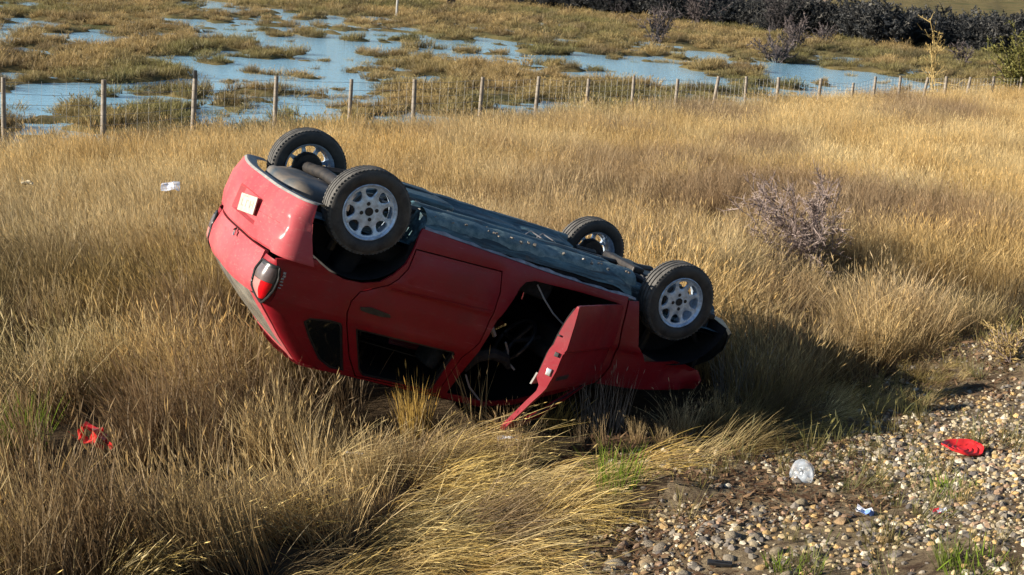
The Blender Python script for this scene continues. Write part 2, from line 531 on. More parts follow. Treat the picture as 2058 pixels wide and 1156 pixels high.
# marsh water
WATER_MAT, nt, out = new_mat("marsh_water_surface")
p = N(nt, "ShaderNodeBsdfPrincipled")
p.inputs['Base Color'].default_value = (0.24, 0.46, 0.62, 1)
p.inputs['Roughness'].default_value = 0.04
p.inputs['IOR'].default_value = 1.33
v_ = coords(nt)
mt = N(nt, "ShaderNodeMath", operation='ADD')
nt.links.new(noise(nt, 1.6, 3, 0.6, coords(nt, (1, 2.4, 1))), mt.inputs[0])
nt.links.new(noise(nt, 5.5, 3, 0.6, coords(nt, (1, 2.0, 1))), mt.inputs[1])
nt.links.new(bump(nt, mt.outputs[0], 0.35, 0.03), p.inputs['Normal'])
nt.links.new(p.outputs[0], out.inputs[0])
e0, e1 = 22.6, 130.0
def vt(v, t): return (NV[0] * v + NT[0] * t, NV[1] * v + NT[1] * t)
wv = []
for (v, t) in ((22.6, -60), (22.6, 150), (150, 150), (150, -60)):
    x, y = vt(v, t)
    wv.append((x, y, WATER_Z))
tag(obj("marsh_water", wv, [(0, 1, 2, 3)], WATER_MAT, smooth=False), kind='structure')


# ------------------------------------------------------------------ the overturned car (built in its own frame: x forward, y left, z up)
A_fwd = np.array([0.87010953, 0.407468, -0.27727105])
A_left = np.array([0.41439293, -0.90938624, -0.03598847])
A_up = np.array([-0.26681063, -0.08358526, -0.96011749])
car_o = np.array([-1.1821, 10.1223, 1.8527])
car = empty("overturned_car")
car.matrix_world = Matrix(((A_fwd[0], A_left[0], A_up[0], car_o[0]), (A_fwd[1], A_left[1], A_up[1], car_o[1]), (A_fwd[2], A_left[2], A_up[2], car_o[2]), (0, 0, 0, 1)))
tag(car, "faded red hatchback lying on its roof in the grass with its front door hanging open", "car")
WB = 2.468


def to_world(P):
    P = np.atleast_2d(P)
    return P[:, :1] * A_fwd + P[:, 1:2] * A_left + P[:, 2:3] * A_up + car_o


Z_T = [.15, .20, .30, .40, .55, .66, .70, .722, .74, .85, .98, 1.05, 1.41]
Y_T = [.735, .75, .778, .800, .820, .829, .829, .816, .813, .808, .785, .752, .583]


def yside(x, z):
    y = np.interp(z, Z_T, Y_T)
    x = np.asarray(x, float)
    y = y * (1 - 0.05 * np.clip((-.2 - x) / .35, 0, 1.3) ** 2)
    y = y * (1 - 0.14 * np.clip((x - 2.45) / .65, 0, 1.2) ** 2)
    return y + 0.010 * (fbm(x * 3.4 + 3, np.asarray(z) * 4, 77, 3) - 0.5) * 2 - .016 * np.exp(-(((x - .62) / .22) ** 2 + ((np.asarray(z) - .92) / .05) ** 2)) - .014 * np.exp(-(((x + .2) / .12) ** 2 + ((np.asarray(z) - .9) / .07) ** 2))


def in_poly(P, poly):
    x, y = P[:, 0], P[:, 1]
    r = np.zeros(len(P), bool)
    n = len(poly)
    for i in range(n):
        x1, y1 = poly[i]; x2, y2 = poly[(i + 1) % n]
        c = ((y1 > y) != (y2 > y)) & (x < (x2 - x1) * (y - y1) / (y2 - y1 + 1e-12) + x1)
        r ^= c
    return r


def resample(poly, step):
    o = []
    n = len(poly)
    for i in range(n):
        a, b = np.array(poly[i], float), np.array(poly[(i + 1) % n], float)
        k = max(1, int(np.ceil(np.linalg.norm(b - a) / step)))
        for j in range(k):
            o.append(a + (b - a) * j / k)
    return np.array(o)


def smooth_poly(poly, keep=(), it=1):
    """corner cutting, for rounded outlines"""
    P = [np.array(q, float) for q in poly]
    for _ in range(it):
        Q = []
        for i in range(len(P)):
            a, b = P[i], P[(i + 1) % len(P)]
            Q += [a * .75 + b * .25, a * .25 + b * .75]
        P = Q
    return P


def inset(poly, d):
    """shrink a polygon by d (outline towards its inside)"""
    P = np.array(poly, float)
    n = len(P)
    area = 0.5 * sum(P[i][0] * P[(i + 1) % n][1] - P[(i + 1) % n][0] * P[i][1] for i in range(n))
    sgn = 1 if area > 0 else -1
    o = []
    for i in range(n):
        a, b, c = P[i - 1], P[i], P[(i + 1) % n]
        d1 = (b - a) / (np.linalg.norm(b - a) + 1e-9); d2 = (c - b) / (np.linalg.norm(c - b) + 1e-9)
        n1 = np.array([-d1[1], d1[0]]) * sgn; n2 = np.array([-d2[1], d2[0]]) * sgn
        m = n1 + n2
        m = m / max(0.3, (m @ m) / 2) / 1.0
        o.append(b + m * d * (1 if (m @ m) > 0 else 0))
    return o


def panel(outer, holes, ysurf, thick=0.018, step=0.05, rows=(), s=1, edge_drop=0.004):
    """sheet-metal panel over the (x, z) outline on the surface y = ysurf(x, z); real thickness; s = -1 mirrors it"""
    loops = [resample(outer, step)] + [resample(h, step) for h in holes]
    pts, edges, onb = [], [], []
    for L in loops:
        n0 = len(pts)
        pts += list(L)
        edges += [(n0 + i, n0 + (i + 1) % len(L)) for i in range(len(L))]
    nb = len(pts)
    lo = np.min(loops[0], 0); hi = np.max(loops[0], 0)
    xs = np.arange(lo[0], hi[0], step)
    zs = np.unique(np.concatenate([np.arange(lo[1], hi[1], step), [r for r in rows if lo[1] < r < hi[1]]]))
    G = np.array([(x, z) for x in xs for z in zs])
    ok = in_poly(G, loops[0])
    for h in loops[1:]:
        ok &= ~in_poly(G, h)
    B = np.array(pts)
    G = G[ok]
    if len(G):
        dd = np.min(np.linalg.norm(G[:, None, :] - B[None, :, :], axis=2), 1)
        G = G[dd > step * 0.35]
        pts += list(G)
    V2, E2, F2, _, _, _ = delaunay_2d_cdt([Vector((float(a), float(b))) for a, b in pts], edges, [], 0, 1e-6)
    P = np.array([(v[0], v[1]) for v in V2])
    T = np.array([f for f in F2])
    c = P[T].mean(1)
    ok = in_poly(c, loops[0])
    for h in loops[1:]:
        ok &= ~in_poly(c, h)
    T = T[ok]
    a = (P[T[:, 1]] - P[T[:, 0]]); b = (P[T[:, 2]] - P[T[:, 0]])
    ccw = (a[:, 0] * b[:, 1] - a[:, 1] * b[:, 0]) > 0
    T[ccw] = T[ccw][:, ::-1]                      # outward is +y
    y = ysurf(P[:, 0], P[:, 1])
    Bd = np.concatenate(loops)
    db = np.min(np.linalg.norm(P[:, None, :] - Bd[None, :, :], axis=2), 1)
    y = y - np.where(db < 1e-4, edge_drop, 0)
    th = thick(P[:, 1]) if callable(thick) else np.full(len(P), thick)
    out_v = np.stack([P[:, 0], y, P[:, 1]], 1)
    in_v = np.stack([P[:, 0], y - th, P[:, 1]], 1)
    n = len(P)
    mb_v = np.concatenate([out_v, in_v])
    F = [tuple(t) for t in T] + [tuple(t[::-1] + n) for t in T]
    cnt = {}
    for t in T:
        for i in range(3):
            e = (t[i], t[(i + 1) % 3])
            cnt[e] = 1
    rim_v, rim_f = [], []
    for (i, j) in list(cnt):
        if (j, i) not in cnt:
            k = 2 * n + len(rim_v)
            rim_v += [out_v[i], out_v[j], in_v[j], in_v[i]]
            rim_f.append((k + 3, k + 2, k + 1, k))
    V = np.concatenate([mb_v, np.array(rim_v)]) if rim_v else mb_v
    F += rim_f
    if s < 0:
        V = V * np.array([1, -1, 1])
        F = [f[::-1] for f in F]
    return V, F


ROWS = (.66, .70, .722, .74, .98)
ARCH_R = [(-.28, .66), (-.33, .53), (-.36, .42), (-.36, .33)]
SIDE = [(-.285, .668), (-.50, .725), (-.485, .77), (-.435, .86), (-.43, .95), (-.44, 1.03), (-.31, 1.09), (-.13, 1.25), (.04, 1.395), (.10, 1.408),
        (1.30, 1.408), (1.55, 1.325), (2.02, 1.00), (2.072, .86), (2.068, .70), (2.04, .55), (2.032, .34), (1.80, .345), (1.36, .335), (1.08, .32), (.68, .30),
        (.385, .285), (.372, .33), (.362, .42), (.335, .53), (.275, .62), (.20, .69), (.09, .73), (-.03, .737), (-.15, .712), (-.23, .675), (-.262, .655)]
RDOOR = [(.375, .425), (1.02, .412), (1.05, .55), (1.05, .70), (1.04, .92), (.975, 1.06), (.962, 1.385), (.345, 1.392), (.235, 1.26), (.095, 1.02), (.065, .95), (.06, .86), (.095, .79), (.18, .745), (.26, .70), (.315, .64), (.36, .56)]
FDOOR = [(1.215, .435), (1.28, .41), (1.61, .40), (1.96, .40), (2.0, .55), (2.02, .70), (2.015, .85), (1.98, .985), (1.55, 1.285), (1.33, 1.36), (1.03, 1.36), (1.045, 1.14), (1.07, .94), (1.10, .74), (1.165, .56), (1.185, .48)]
QWIN = [(-.175, 1.085), (-.15, 1.05), (-.02, 1.028), (.055, 1.03), (.075, 1.05), (.245, 1.372), (.15, 1.376), (.05, 1.33), (-.09, 1.19)]
RWIN = [(.17, 1.04), (.90, 1.032), (.918, 1.05), (.912, 1.35), (.89, 1.37), (.39, 1.378), (.34, 1.34)]
FWIN_C = [(1.09, 1.005), (1.93, 1.0), (1.555, 1.235), (1.34, 1.305), (1.075, 1.31), (1.08, 1.14)]
FENDER = [(2.045, .365), (2.125, .352), (2.145, .42), (2.20, .58), (2.225, .655), (2.30, .715), (2.335, .755), (2.47, .735), (2.60, .70), (2.75, .715), (2.86, .735), (2.92, .80), (2.90, .88), (2.4, .965), (2.04, 1.00), (2.084, .86), (2.08, .70), (2.053, .55)]


def side_parts(s):
    V, F = panel(SIDE, [inset(RDOOR, -.005), FDOOR, inset(QWIN, -.004)], yside, 0.022, 0.05, ROWS, s)
    mb = MB().add(V, F)
    # rear corner of the body between the tailgate and the side panel
    P = []
    zc = [.735, .77, .80, .86, .95, 1.03, 1.09, 1.17, 1.25, 1.33, 1.395]
    for z in zc:
        xe = np.interp(z, [.725, .77, .86, .95, 1.03, 1.09, 1.25, 1.395], [-.50, -.485, -.435, -.43, -.44, -.31, -.13, .04])
        B = np.array([xe + .002, float(yside(xe, z)) - .002, z])
        ye = np.interp(z, [.73, .95, 1.03, 1.1, 1.40], [.628, .615, .66, .675, .535])
        A = np.array([xrear(ye, z) - .002, ye, z])
        C = np.array([min(A[0], B[0]) - .012 + .02 * (z < 1.0), B[1] - .02, z])
        if .775 < z < 1.02:                      # pocket for the lamp
            C[0] += .03; C[1] -= .02; A[0] += .02; B[1] -= .012
        row = [(1 - u) ** 2 * A + 2 * u * (1 - u) * C + u * u * B for u in np.linspace(0, 1, 9)]
        P.append(row)
    P = np.array(P)
    P[..., 1] *= s
    mb.grid(P, flip=(s < 0))
    # inward return along the tailgate opening
    ret = np.stack([P[:, 0], P[:, 0] + np.array([.05, -.012 * s, 0])], 1)
    mb.grid(ret, flip=(s > 0))
    side = mb.build("body_side", PAINT, car)
    # quarter glass
    V, F = panel(inset(QWIN, .002), [], lambda x, z: yside(x, z) - .008, .004, .06, (), s)
    g = obj("quarter_window", V, F, GLASS_DARK, car)
    # rubber seal round it
    V, F = panel(inset(QWIN, -.002), [inset(QWIN, .012)], lambda x, z: yside(x, z) - .004, .008, .05, (), s)
    obj("window_seal", V, F, BLACK_PLASTIC, g)
    # dark backing sheet added to stop light leaking through the door gaps
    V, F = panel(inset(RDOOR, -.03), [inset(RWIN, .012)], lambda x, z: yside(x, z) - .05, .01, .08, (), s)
    obj("gap_backing", V, F, DARK_INNER, car)
    if s < 0:
        V, F = panel(inset(FDOOR, .0035), [FWIN_C], lambda x, z: yside(x, z) + .001, .03, .05, ROWS, s)
        cd = obj("front_door", V, F, PAINT, car)
        for nm, w_ in (("door_window", FWIN_C),):
            V, F = panel(inset(w_, -.004), [], lambda x, z: yside(x, z) - .010, .005, .08, (), s)
            obj(nm, V, F, GLASS_DARK, cd)
    # rear door
    V, F = panel(inset(RDOOR, .0035), [RWIN], lambda x, z: yside(x, z) + .001, .03, .05, ROWS, s)
    rd = obj("rear_door", V, F, PAINT, car)
    hb = MB()
    V, F = panel([(.13, .885), (.20, .868), (.345, .885), (.36, .905), (.30, .915), (.20, .912), (.14, .905)], [], lambda x, z: yside(x, z) + .012, .02, .04, (), s)
    hb.add(V, F)
    hb.build("door_handle", BLACK_PLASTIC, rd)
    if s < 0:
        V, F = panel(inset(RWIN, -.004), [], lambda x, z: yside(x, z) - .012, .005, .08, (), s)
        obj("door_window", V, F, GLASS_DARK, rd)
    # raised lower skin of the door
    up = [(.425, .45), (.99, .438), (1.02, .55), (1.02, .645), (.40, .655), (.345, .62), (.39, .54)]
    V, F = panel(up, [], lambda x, z: yside(x, z) + .006, .012, .05, (), s, .006)
    obj("door_skin_panel", V, F, PAINT, rd)
    V, F = panel([(.30, .712), (1.03, .685), (1.03, .697), (.30, .724)], [], lambda x, z: yside(x, z) + .010, .014, .05, (), s, .003)
    obj("rub_strip", V, F, PAINT, rd)
    V, F = panel(inset(RWIN, -.002), [inset(RWIN, .014)], lambda x, z: yside(x, z) - .010, .01, .05, (), s)
    obj("window_seal", V, F, BLACK_PLASTIC, rd)
    # fender
    V, F = panel(FENDER, [], lambda x, z: yside(x, z) + (.09 * (fbm(np.asarray(x) * 7, np.asarray(z) * 9, 55, 3) - .5) - .05) * np.clip((np.asarray(x) - 2.25) * 2.2, 0, 1), .02, .05, ROWS, s)
    fe = obj("front_fender", V, F, PAINT, car)
    # sill pinch flange
    xs = np.linspace(.40, 2.10, 24)
    zl = np.interp(xs, [.36, .68, 1.08, 1.36, 1.80, 2.1], [.288, .30, .32, .335, .345, .352])
    yl = np.array([float(yside(x, z)) for x, z in zip(xs, zl)])
    w1 = 0.006 * np.sin(xs * 31) + .004 * np.sin(xs * 77)
    P = np.stack([np.stack([xs, (yl - .006), zl - .004], 1), np.stack([xs, yl - .02, zl - .016 + w1], 1), np.stack([xs, yl - .034, zl - .018 + w1], 1), np.stack([xs, yl - .05, zl + .02], 1)], 0)
    P[..., 1] *= s
    MB().grid(P, flip=(s > 0)).build("sill_flange", FLANGE, car)


bz = [.33, .45, .60, .70, .72, .85, .95, 1.0, 1.08, 1.25, 1.41]
bx = [-.55, -.60, -.615, -.60, -.585, -.615, -.61, -.58, -.51, -.31, -.10]


def xrear(y, z):
    return np.interp(z, bz, bx) + .10 * np.minimum(1.3, np.abs(y) / .72) ** 3


side_parts(1)
side_parts(-1)

# roof and pillars
P = []
for x in np.linspace(-.10, 1.36, 16):
    row = []
    for y in np.linspace(-.586, .586, 13):
        k = 1 - abs(y / .586) ** 2.5
        xx = x + (.0 if x > 0 else .04 * (y / .586) ** 2)
        row.append((xx, y, 1.409 + .03 * k + .012 * (fbm(x * 3, y * 3, 9, 2) - .5)))
    P.append(row)
P = np.array(P)
rb = MB().grid(P, flip=True)
rb.grid(P - np.array([0, 0, .02]))
rb.build("roof", PAINT, car)
# windscreen, hood, scuttle
P = np.array([[(1.37 + (2.00 - 1.37) * u + .10 * (1 - (y / .60) ** 2) * 1.0 * u, y * (1 + .16 * u), 1.42 - .42 * u) for y in np.linspace(-.57, .57, 9)] for u in np.linspace(0, 1, 6)])
wb_ = MB().grid(P, flip=True); wb_.grid(P - np.array([.006, 0, .006])); wb_.build("windscreen", CRACKED, car)
P = []
for u in np.linspace(0, 1, 14):
    x = 2.03 + .95 * u
    P.append([(x - .06 * (y / .72) ** 2 * u, y, .985 - .12 * u * u + .02 * (1 - (y / .72) ** 2) + .03 * math.sin(5 * u + 2 * y) * u) for y in np.linspace(-.76 + .08 * u, .76 - .08 * u, 13)])
P = np.array(P)
hb = MB().grid(P, flip=True); hb.grid(P - np.array([0, 0, .015])); hb.build("hood", PAINT, car)

# ---- tailgate
TG_Z = [.722, .76, .80, .85, .90, .95, .985, 1.01]
P = []
for z in TG_Z:
    ye = np.interp(z, [.72, .78, .95, 1.03], [.60, .612, .600, .645])
    P.append([(float(xrear(y, z)) + .004 * math.sin(7 * y + 9 * z), y, z) for y in np.linspace(-ye, ye, 23)])
P = np.array(P)
tg = MB().grid(P)
tg.grid(P + np.array([.03, 0, 0]), flip=True)
tg.grid(np.stack([P[0], P[0] + np.array([.03, 0, 0])]), flip=True)
for k, fl in ((0, True), (-1, False)):
    tg.grid(np.stack([P[:, k], P[:, k] + np.array([.03, 0, 0])], 1), flip=not fl)
# frame round the rear window
def tgp(y, z, d=0.0): return (float(xrear(y, z)) + d, y, z)
zz = [1.01, 1.08, 1.17, 1.25, 1.33, 1.40]
for s in (1, -1):
    P = []
    for z in zz:
        yo = np.interp(z, [1.01, 1.1, 1.40], [.632, .650, .515]); wi = .075
        P.append([tgp(s * (yo - wi), z, .018), tgp(s * (yo - wi), z, -.004), tgp(s * (yo - .035), z, -.010), tgp(s * yo, z, -.004), tgp(s * yo, z, .03)])
    tg.grid(np.array(P), flip=(s < 0))
P = np.array([[tgp(y, 1.34 + .035 * k, -.006 + (.02 if k in (0, 2) else 0)) for y in np.linspace(-.53, .53, 13)] for k in range(3)])
tg.grid(P)
tailgate = tg.build("tailgate", PAINT_FADED_LIT, car)
P = np.array([[tgp(y, z, .004) for y in np.linspace(-np.interp(z, [1.0, 1.1, 1.36], [.57, .585, .47]), np.interp(z, [1.0, 1.1, 1.36], [.57, .585, .47]), 15)] for z in np.linspace(1.0, 1.355, 8)])
gb = MB().grid(P); gb.grid(P + np.array([.006, 0, .0]), flip=True); gb.build("rear_window", GLASS_DUSTY, tailgate)
c = np.array(tgp(.12, .745, -.012))
lk = MB(); lk.tube([c, c + np.array([-.012, 0, 0])], .017, 12); lk.tube([c + np.array([-.012, .0, .0]), c + np.array([-.014, .022, .018])], .006, 6)
lk.build("lock", CHROME, tailgate)
hk = MB(); hk.tube([c + np.array([0.004, -.026, -.014]), c + np.array([-.006, -.03, -.024])], .013, 8); hk.build("lock_hole", HOLE_DARK, tailgate)

# ---- tail lights
for s in (1, -1):
    def lp(u, z, d=0.0):
        A = np.array([xrear(.615, z), .615, z]); B = np.array([-.452, float(yside(-.452, z)), z])
        C = np.array([A[0] - .004, B[1] - .004, z])
        q = (1 - u) ** 2 * A + 2 * u * (1 - u) * C + u * u * B
        tng = 2 * (1 - u) * (C - A) + 2 * u * (B - C)
        nrm = np.array([-tng[1], tng[0], 0]); nrm /= np.linalg.norm(nrm)
        if nrm[0] > 0: nrm = -nrm
        if u > .6 and nrm[1] < 0: nrm = -nrm
        q = q + nrm * d
        q[1] *= s
        return q
    def outline(z):
        u0 = np.interp(z, [.78, .84, .93, .98, 1.02, 1.035], [.10, .02, .02, .12, .34, .5])
        u1 = np.interp(z, [.78, .84, .93, .98, 1.02, 1.035], [.93, 1.0, .97, .88, .70, .55])
        return u0, u1
    zl = np.array([.785, .80, .83, .86, .89, .915])
    def band(za, zb, d, n=7, sh=0.0):
        P = []
        for z in np.linspace(za, zb, n):
            u0, u1 = outline(z)
            u0 += sh; u1 -= sh
            P.append([lp(u0 + (u1 - u0) * q, z, d + .010 * math.sin(math.pi * q)) for q in np.linspace(0, 1, 11)])
        return np.array(P)
    hous = MB().grid(band(.775, 1.035, .002), flip=(s < 0)).build("tail_light", BLACK_PLASTIC, car)
    MB().grid(band(.790, .885, .007, 5, .07), flip=(s < 0)).build("clear_lens", LENS_CLEAR, hous)
    P = band(.888, 1.005, .008, 6, .09)
    MB().grid(P[:, :6], flip=(s < 0)).build("reflector_lens", LENS_PINK, hous)
    MB().grid(P[:, 5:], flip=(s < 0)).build("red_lens", LENS_RED, hous)
    sg = MB()
    for k in (0, 1):
        pts = []
        for z in np.linspace(.775, 1.035, 14):
            pts.append(lp(outline(z)[k] + (-.02 if k == 0 else .02), z, .007))
        sg.tube(pts, .008, 6)
    sg.tube([lp(u, .772, .006) for u in np.linspace(.1, .93, 8)], .006, 6)
    sg.build("light_surround", BLACK_PLASTIC, hous)
    if s > 0:
        sc = MB()
        for k in range(6):
            z = .80 + .02 * k
            sc.box((-.452 + .03 + .004 * math.sin(k * 2), float(yside(-.42, z)) + .002, z), (.018, .006, .014), rx3(.3 * k))
        sc.build("chipped_paint", PALE_TRIM, car)

# ---- rear bumper with plate recess
zr_ = [.33, .345, .38, .42, .44, .46, .50, .513, .517, .55, .60, .615, .635, .66, .69, .705, .708]
ya = np.concatenate([np.linspace(-.64, -.12, 9), [-.10, -.07], np.linspace(-.02, .34, 7), [.39, .42], np.linspace(.46, .64, 5)])
P = []
for z in zr_:
    row = []
    inr = 0
    for s in (-1,):
        Bx, By = -.355, float(yside(-.355, z)) + .008
        A = np.array([xrear(.64, z), .64]); C = np.array([A[0] + .015, By - .004])
        for u in np.linspace(1, 0, 9)[:-1]:
            q = (1 - u) ** 2 * A + 2 * u * (1 - u) * C + u * u * np.array([Bx, By])
            row.append((q[0], -q[1], z))
    for y in ya:
        x = float(xrear(y, z))
        if -.08 < y < .40 and .445 < z < .612:
            x += .035
        if z > .69: x += .012
        if z > .515 and abs(y) > .44: x += .010
        row.append((x + .004 * math.sin(9 * y), y, z))
    A = np.array([xrear(.64, z), .64]); By = float(yside(-.355, z)) + .008; C = np.array([A[0] + .015, By - .004])
    for u in np.linspace(0, 1, 9)[1:]:
        q = (1 - u) ** 2 * A + 2 * u * (1 - u) * C + u * u * np.array([-.355, By])
        # dented, pushed-in near corner
        q[0] += .02 * math.exp(-((u - .25) / .2) ** 2 - ((z - .52) / .06) ** 2)
        row.append((q[0], q[1], z))
    # side return running to the wheel arch
    for x in (-.325, -.292):
        if s: row.append((x, float(yside(x, z)) + .007, z))
    P.append(row)
P = np.array(P)
# trim the side return along the arch
for i, z in enumerate(zr_):
    xm = np.interp(z, [.33, .42, .53, .64, .705], [-.362, -.362, -.335, -.295, -.262])
    P[i, -1, 0] = xm; P[i, -2, 0] = (P[i, -3, 0] + xm) / 2
    xm2 = P[i, 0, 0]
bm_ = MB().grid(P)
bm_.grid(np.stack([P[-1], P[-1] + np.array([.03, 0, 0])]))
bumper = bm_.build("rear_bumper", PAINT_FADED_LIT, car, angle=28)
lipP = np.stack([P[0] + np.array([-.001, 0, -.001]), P[0] * np.array([1, 1, 1]) + np.array([.012, 0, -.014]), P[0] * np.array([1, .975, 1]) + np.array([.05, 0, -.016]), P[0] * np.array([1, .95, 1]) + np.array([.085, 0, .0])])
lip = MB().grid(lipP[:, :-2], flip=True)
lip.build("bumper_lip", GREY_PLASTIC, bumper, angle=30)
# number plate, hanging a little askew in its recess
x0 = float(xrear(.2, .53)) + .006
pm = MB(); pm.box((0, 0, 0), (.010, .30, .118), bev=.003)
R_ = rx3(math.radians(-7)) @ rz3(math.radians(-4))
V = np.array(pm.v) @ R_.T + np.array([x0, .17, .528])
plate = obj("number_plate", V, pm.f, PLATE_WHITE, bumper)
ink = MB()
for k, (yy, zz_, w, h) in enumerate([(-.10, .0, .012, .05), (-.085, .02, .028, .010), (-.02, .0, .012, .052), (.0, -.02, .03, .010), (.055, .0, .011, .05), (.075, .0, .03, .010), (.11, .0, .011, .046), (-.05, -.045, .06, .007)]):
    ink.box((-.0058, yy, zz_), (.0012, w, h))
V = np.array(ink.v) @ R_.T + np.array([x0, .17, .528])
obj("plate_print", V, ink.f, PLATE_INK, plate)["kind"] = "stuff"

# ---- underbody
fx = np.linspace(-.46, 2.95, 60); fy = np.linspace(-.735, .735, 49)
P = []
for x in fx:
    row = []
    for y in fy:
        a = abs(y)
        z = np.interp(a, [0, .10, .13, .36, .40, .48, .52, .66, .70, .735], [.30, .30, .205, .20, .165, .165, .205, .215, .235, .30])
        if x < .35:                       # raised behind the rear axle
            z = max(z, np.interp(x, [-.5, -.05, .35], [.40, .42, .21]))
        if x > 1.95: z = z + .10 * min(1, (x - 1.95) / .25)
        z += .004 * math.sin(a * 140) * (.14 < a < .36) + (.012 if abs(((x * 1.6) % 1) - .5) < .06 and .14 < a < .36 else 0)
        if a > .55 and (x < .36 or x > 2.12): z = max(z, .42)
        row.append((x, y, z + .012 * (vnoise(x * 9, y * 9, 5) - .5)))
    P.append(row)
P = np.array(P)
fl = MB().grid(P)
floor_pan = fl.build("floor_pan", UNDERSEAL, car, angle=35)
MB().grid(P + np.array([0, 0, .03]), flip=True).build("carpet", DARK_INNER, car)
# seams, brake lines and clips along the floor
bl = MB()
bl.tube([(x, .30 + .01 * math.sin(x * 5), .188 + .004 * math.sin(x * 12)) for x in np.linspace(.35, 2.1, 24)], .007, 6)
bl.tube([(x, .27 + .012 * math.sin(x * 4 + 1), .190) for x in np.linspace(.35, 2.1, 24)], .005, 6)
for x in np.linspace(.5, 2.0, 7):
    bl.box((x, .285, .185), (.03, .07, .012), bev=.003)
bl.build("brake_line", STEEL_DARK, car)
for s in (1, -1):
    rl = MB()
    xs = np.linspace(.42, 2.12, 30)
    P = []
    for k, (yy, zz_) in enumerate([(.715, .275), (.70, .235), (.665, .205), (.60, .185), (.545, .183), (.525, .20), (.52, .235)]):
        P.append([(x, s * (yy - .035 * np.clip((x - 1.7) / .4, 0, 1)), zz_ - .008 + (.007 if int(x * 9) % 4 == 0 else 0) + .008 * (vnoise(x * 11 + k, k * 1.7, 6) - .5)) for x in xs])
    rl.grid(np.array(P, float), flip=(s > 0))
    rl.build("chassis_rail", RAIL, car, angle=32)
md = MB(); rq = np.random.default_rng(77)
for k in range(70):
    x, y = rq.uniform(.4, 2.1), rq.uniform(.5, .72)
    q = rq.uniform(.005, .012)
    md.box((x, y, .185 + rq.uniform(0, .02)), (q * 2, q * 1.5, q), rz3(rq.uniform(0, 3)) @ rx3(rq.uniform(0, 1)))
o = md.build("mud_lumps", UNDERDUST, car, angle=20); o['kind'] = 'stuff'
ft = MB(); ft.box((.62, -.30, .215), (.56, .62, .10), bev=.035); ft.tube([(.40, -.30, .17), (.62, -.28, .160), (.84, -.30, .17)], .012, 6)
ft.build("fuel_tank", UNDERSEAL, car)
# spare wheel well
P = []
for k, (f, z) in enumerate([(1.0, .44), (1.0, .37), (.985, .33), (.94, .295), (.86, .278), (.5, .270), (.0, .268)]):
    row = []
    for a in np.linspace(0, 2 * math.pi, 37):
        ca, sa = math.cos(a), math.sin(a)
        row.append((-.20 + .27 * f * np.sign(ca) * abs(ca) ** .75, .02 + .40 * f * np.sign(sa) * abs(sa) ** .8, z + (.008 * math.sin(5 * a) if f > .5 else 0)))
    P.append(row)
MB().grid(np.array(P)).build("spare_wheel_well", UNDERDUST, car)
# exhaust
ex = MB()
ex.tube([(2.3, .02, .22), (1.6, .03, .235), (.75, .03, .24), (.45, .06, .20), (.2, .28, .24)], .024, 9)
ex.tube([(.22, .34, .27), (.1, .38, .28), (-.12, .40, .30)], .055, 12)
ex.tube([(-.10, .38, .31), (-.28, .33, .335), (-.42, .31, .345), (-.485, .305, .36), (-.50, .30, .40)], .021, 10)
ex.build("exhaust_pipe", STEEL_DARK, car)
# rear axle beam, arms, front subframe and wishbones
ax = MB()
ax.tube([(-.03, -.62, .27), (-.03, -.2, .235), (-.03, .2, .235), (-.03, .62, .27)], .042, 10)
for s in (1, -1):
    ax.tube([(-.02, s * .56, .27), (.30, s * .54, .22), (.42, s * .5, .22)], .035, 8)
    ax.tube([(-.05, s * .53, .30), (-.08, s * .50, .62)], .03, 8)
ax.build("rear_axle", STEEL_DARK, car)
sf = MB()
for s in (1, -1):
    sf.tube([(2.44, s * .60, .26), (2.30, s * .36, .24), (2.12, s * .33, .24)], .026, 8)
    sf.tube([(2.50, s * .60, .25), (2.62, s * .40, .25)], .018, 8)
    sf.tube([(2.46, s * .57, .33), (2.44, s * .50, .75)], .035, 8)
    sf.tube([(2.47, s * .62, .30), (2.45, s * .12, .27)], .02, 8)
sf.box((2.50, 0, .235), (.28, .70, .06), bev=.02)
sf.box((2.34, .05, .20), (.10, .5, .05), bev=.015)
sf.build("front_subframe", STEEL_DARK, car)
en = MB()
en.box((2.62, -.08, .36), (.42, .62, .26), ry3(.1), bev=.04)
en.box((2.60, .30, .40), (.34, .26, .30), bev=.05)
en.tube([(2.70, -.2, .24), (2.62, .0, .20), (2.45, .03, .21)], .03, 8)
en.tube([(2.80, .3, .30), (2.78, .1, .27), (2.76, -.3, .30)], .022, 8)
en.build("engine", STEEL_DARK, car)
for k in range(1):
    dt = MB()
    for (x, y) in ((1.42, .16), (1.55, .10)):
        dt.tube([(x, y, .20), (x + .05, y - .03, .165), (x + .12, y + .02, .185), (x + .16, y, .20)], .005, 6)
    dt.build("heat_shield_strap", FLANGE, car)

# wheel-arch liners
def liner(cx, s, r, y0, y1, a0=8, a1=172, zc=.34):
    m = MB()
    ang = np.radians(np.linspace(a0, a1, 25))
    P = np.array([[(cx + r * math.cos(a), s * y, zc + r * math.sin(a)) for y in (y0, y1)] for a in ang])
    m.grid(P, flip=(s > 0))
    c = np.array([[(cx + q * r * math.cos(a), s * y0, zc + q * r * math.sin(a)) for q in (0.02, 1)] for a in ang])
    m.grid(c, flip=(s < 0))
    return m
for s in (1, -1):
    liner(0.0, s, .385, .44, .79).build("wheel_arch_liner", DARK_INNER, car)
    liner(2.50, s, .42, .42, .78, 6, 170, .32).build("wheel_arch_liner", DARK_INNER, car)
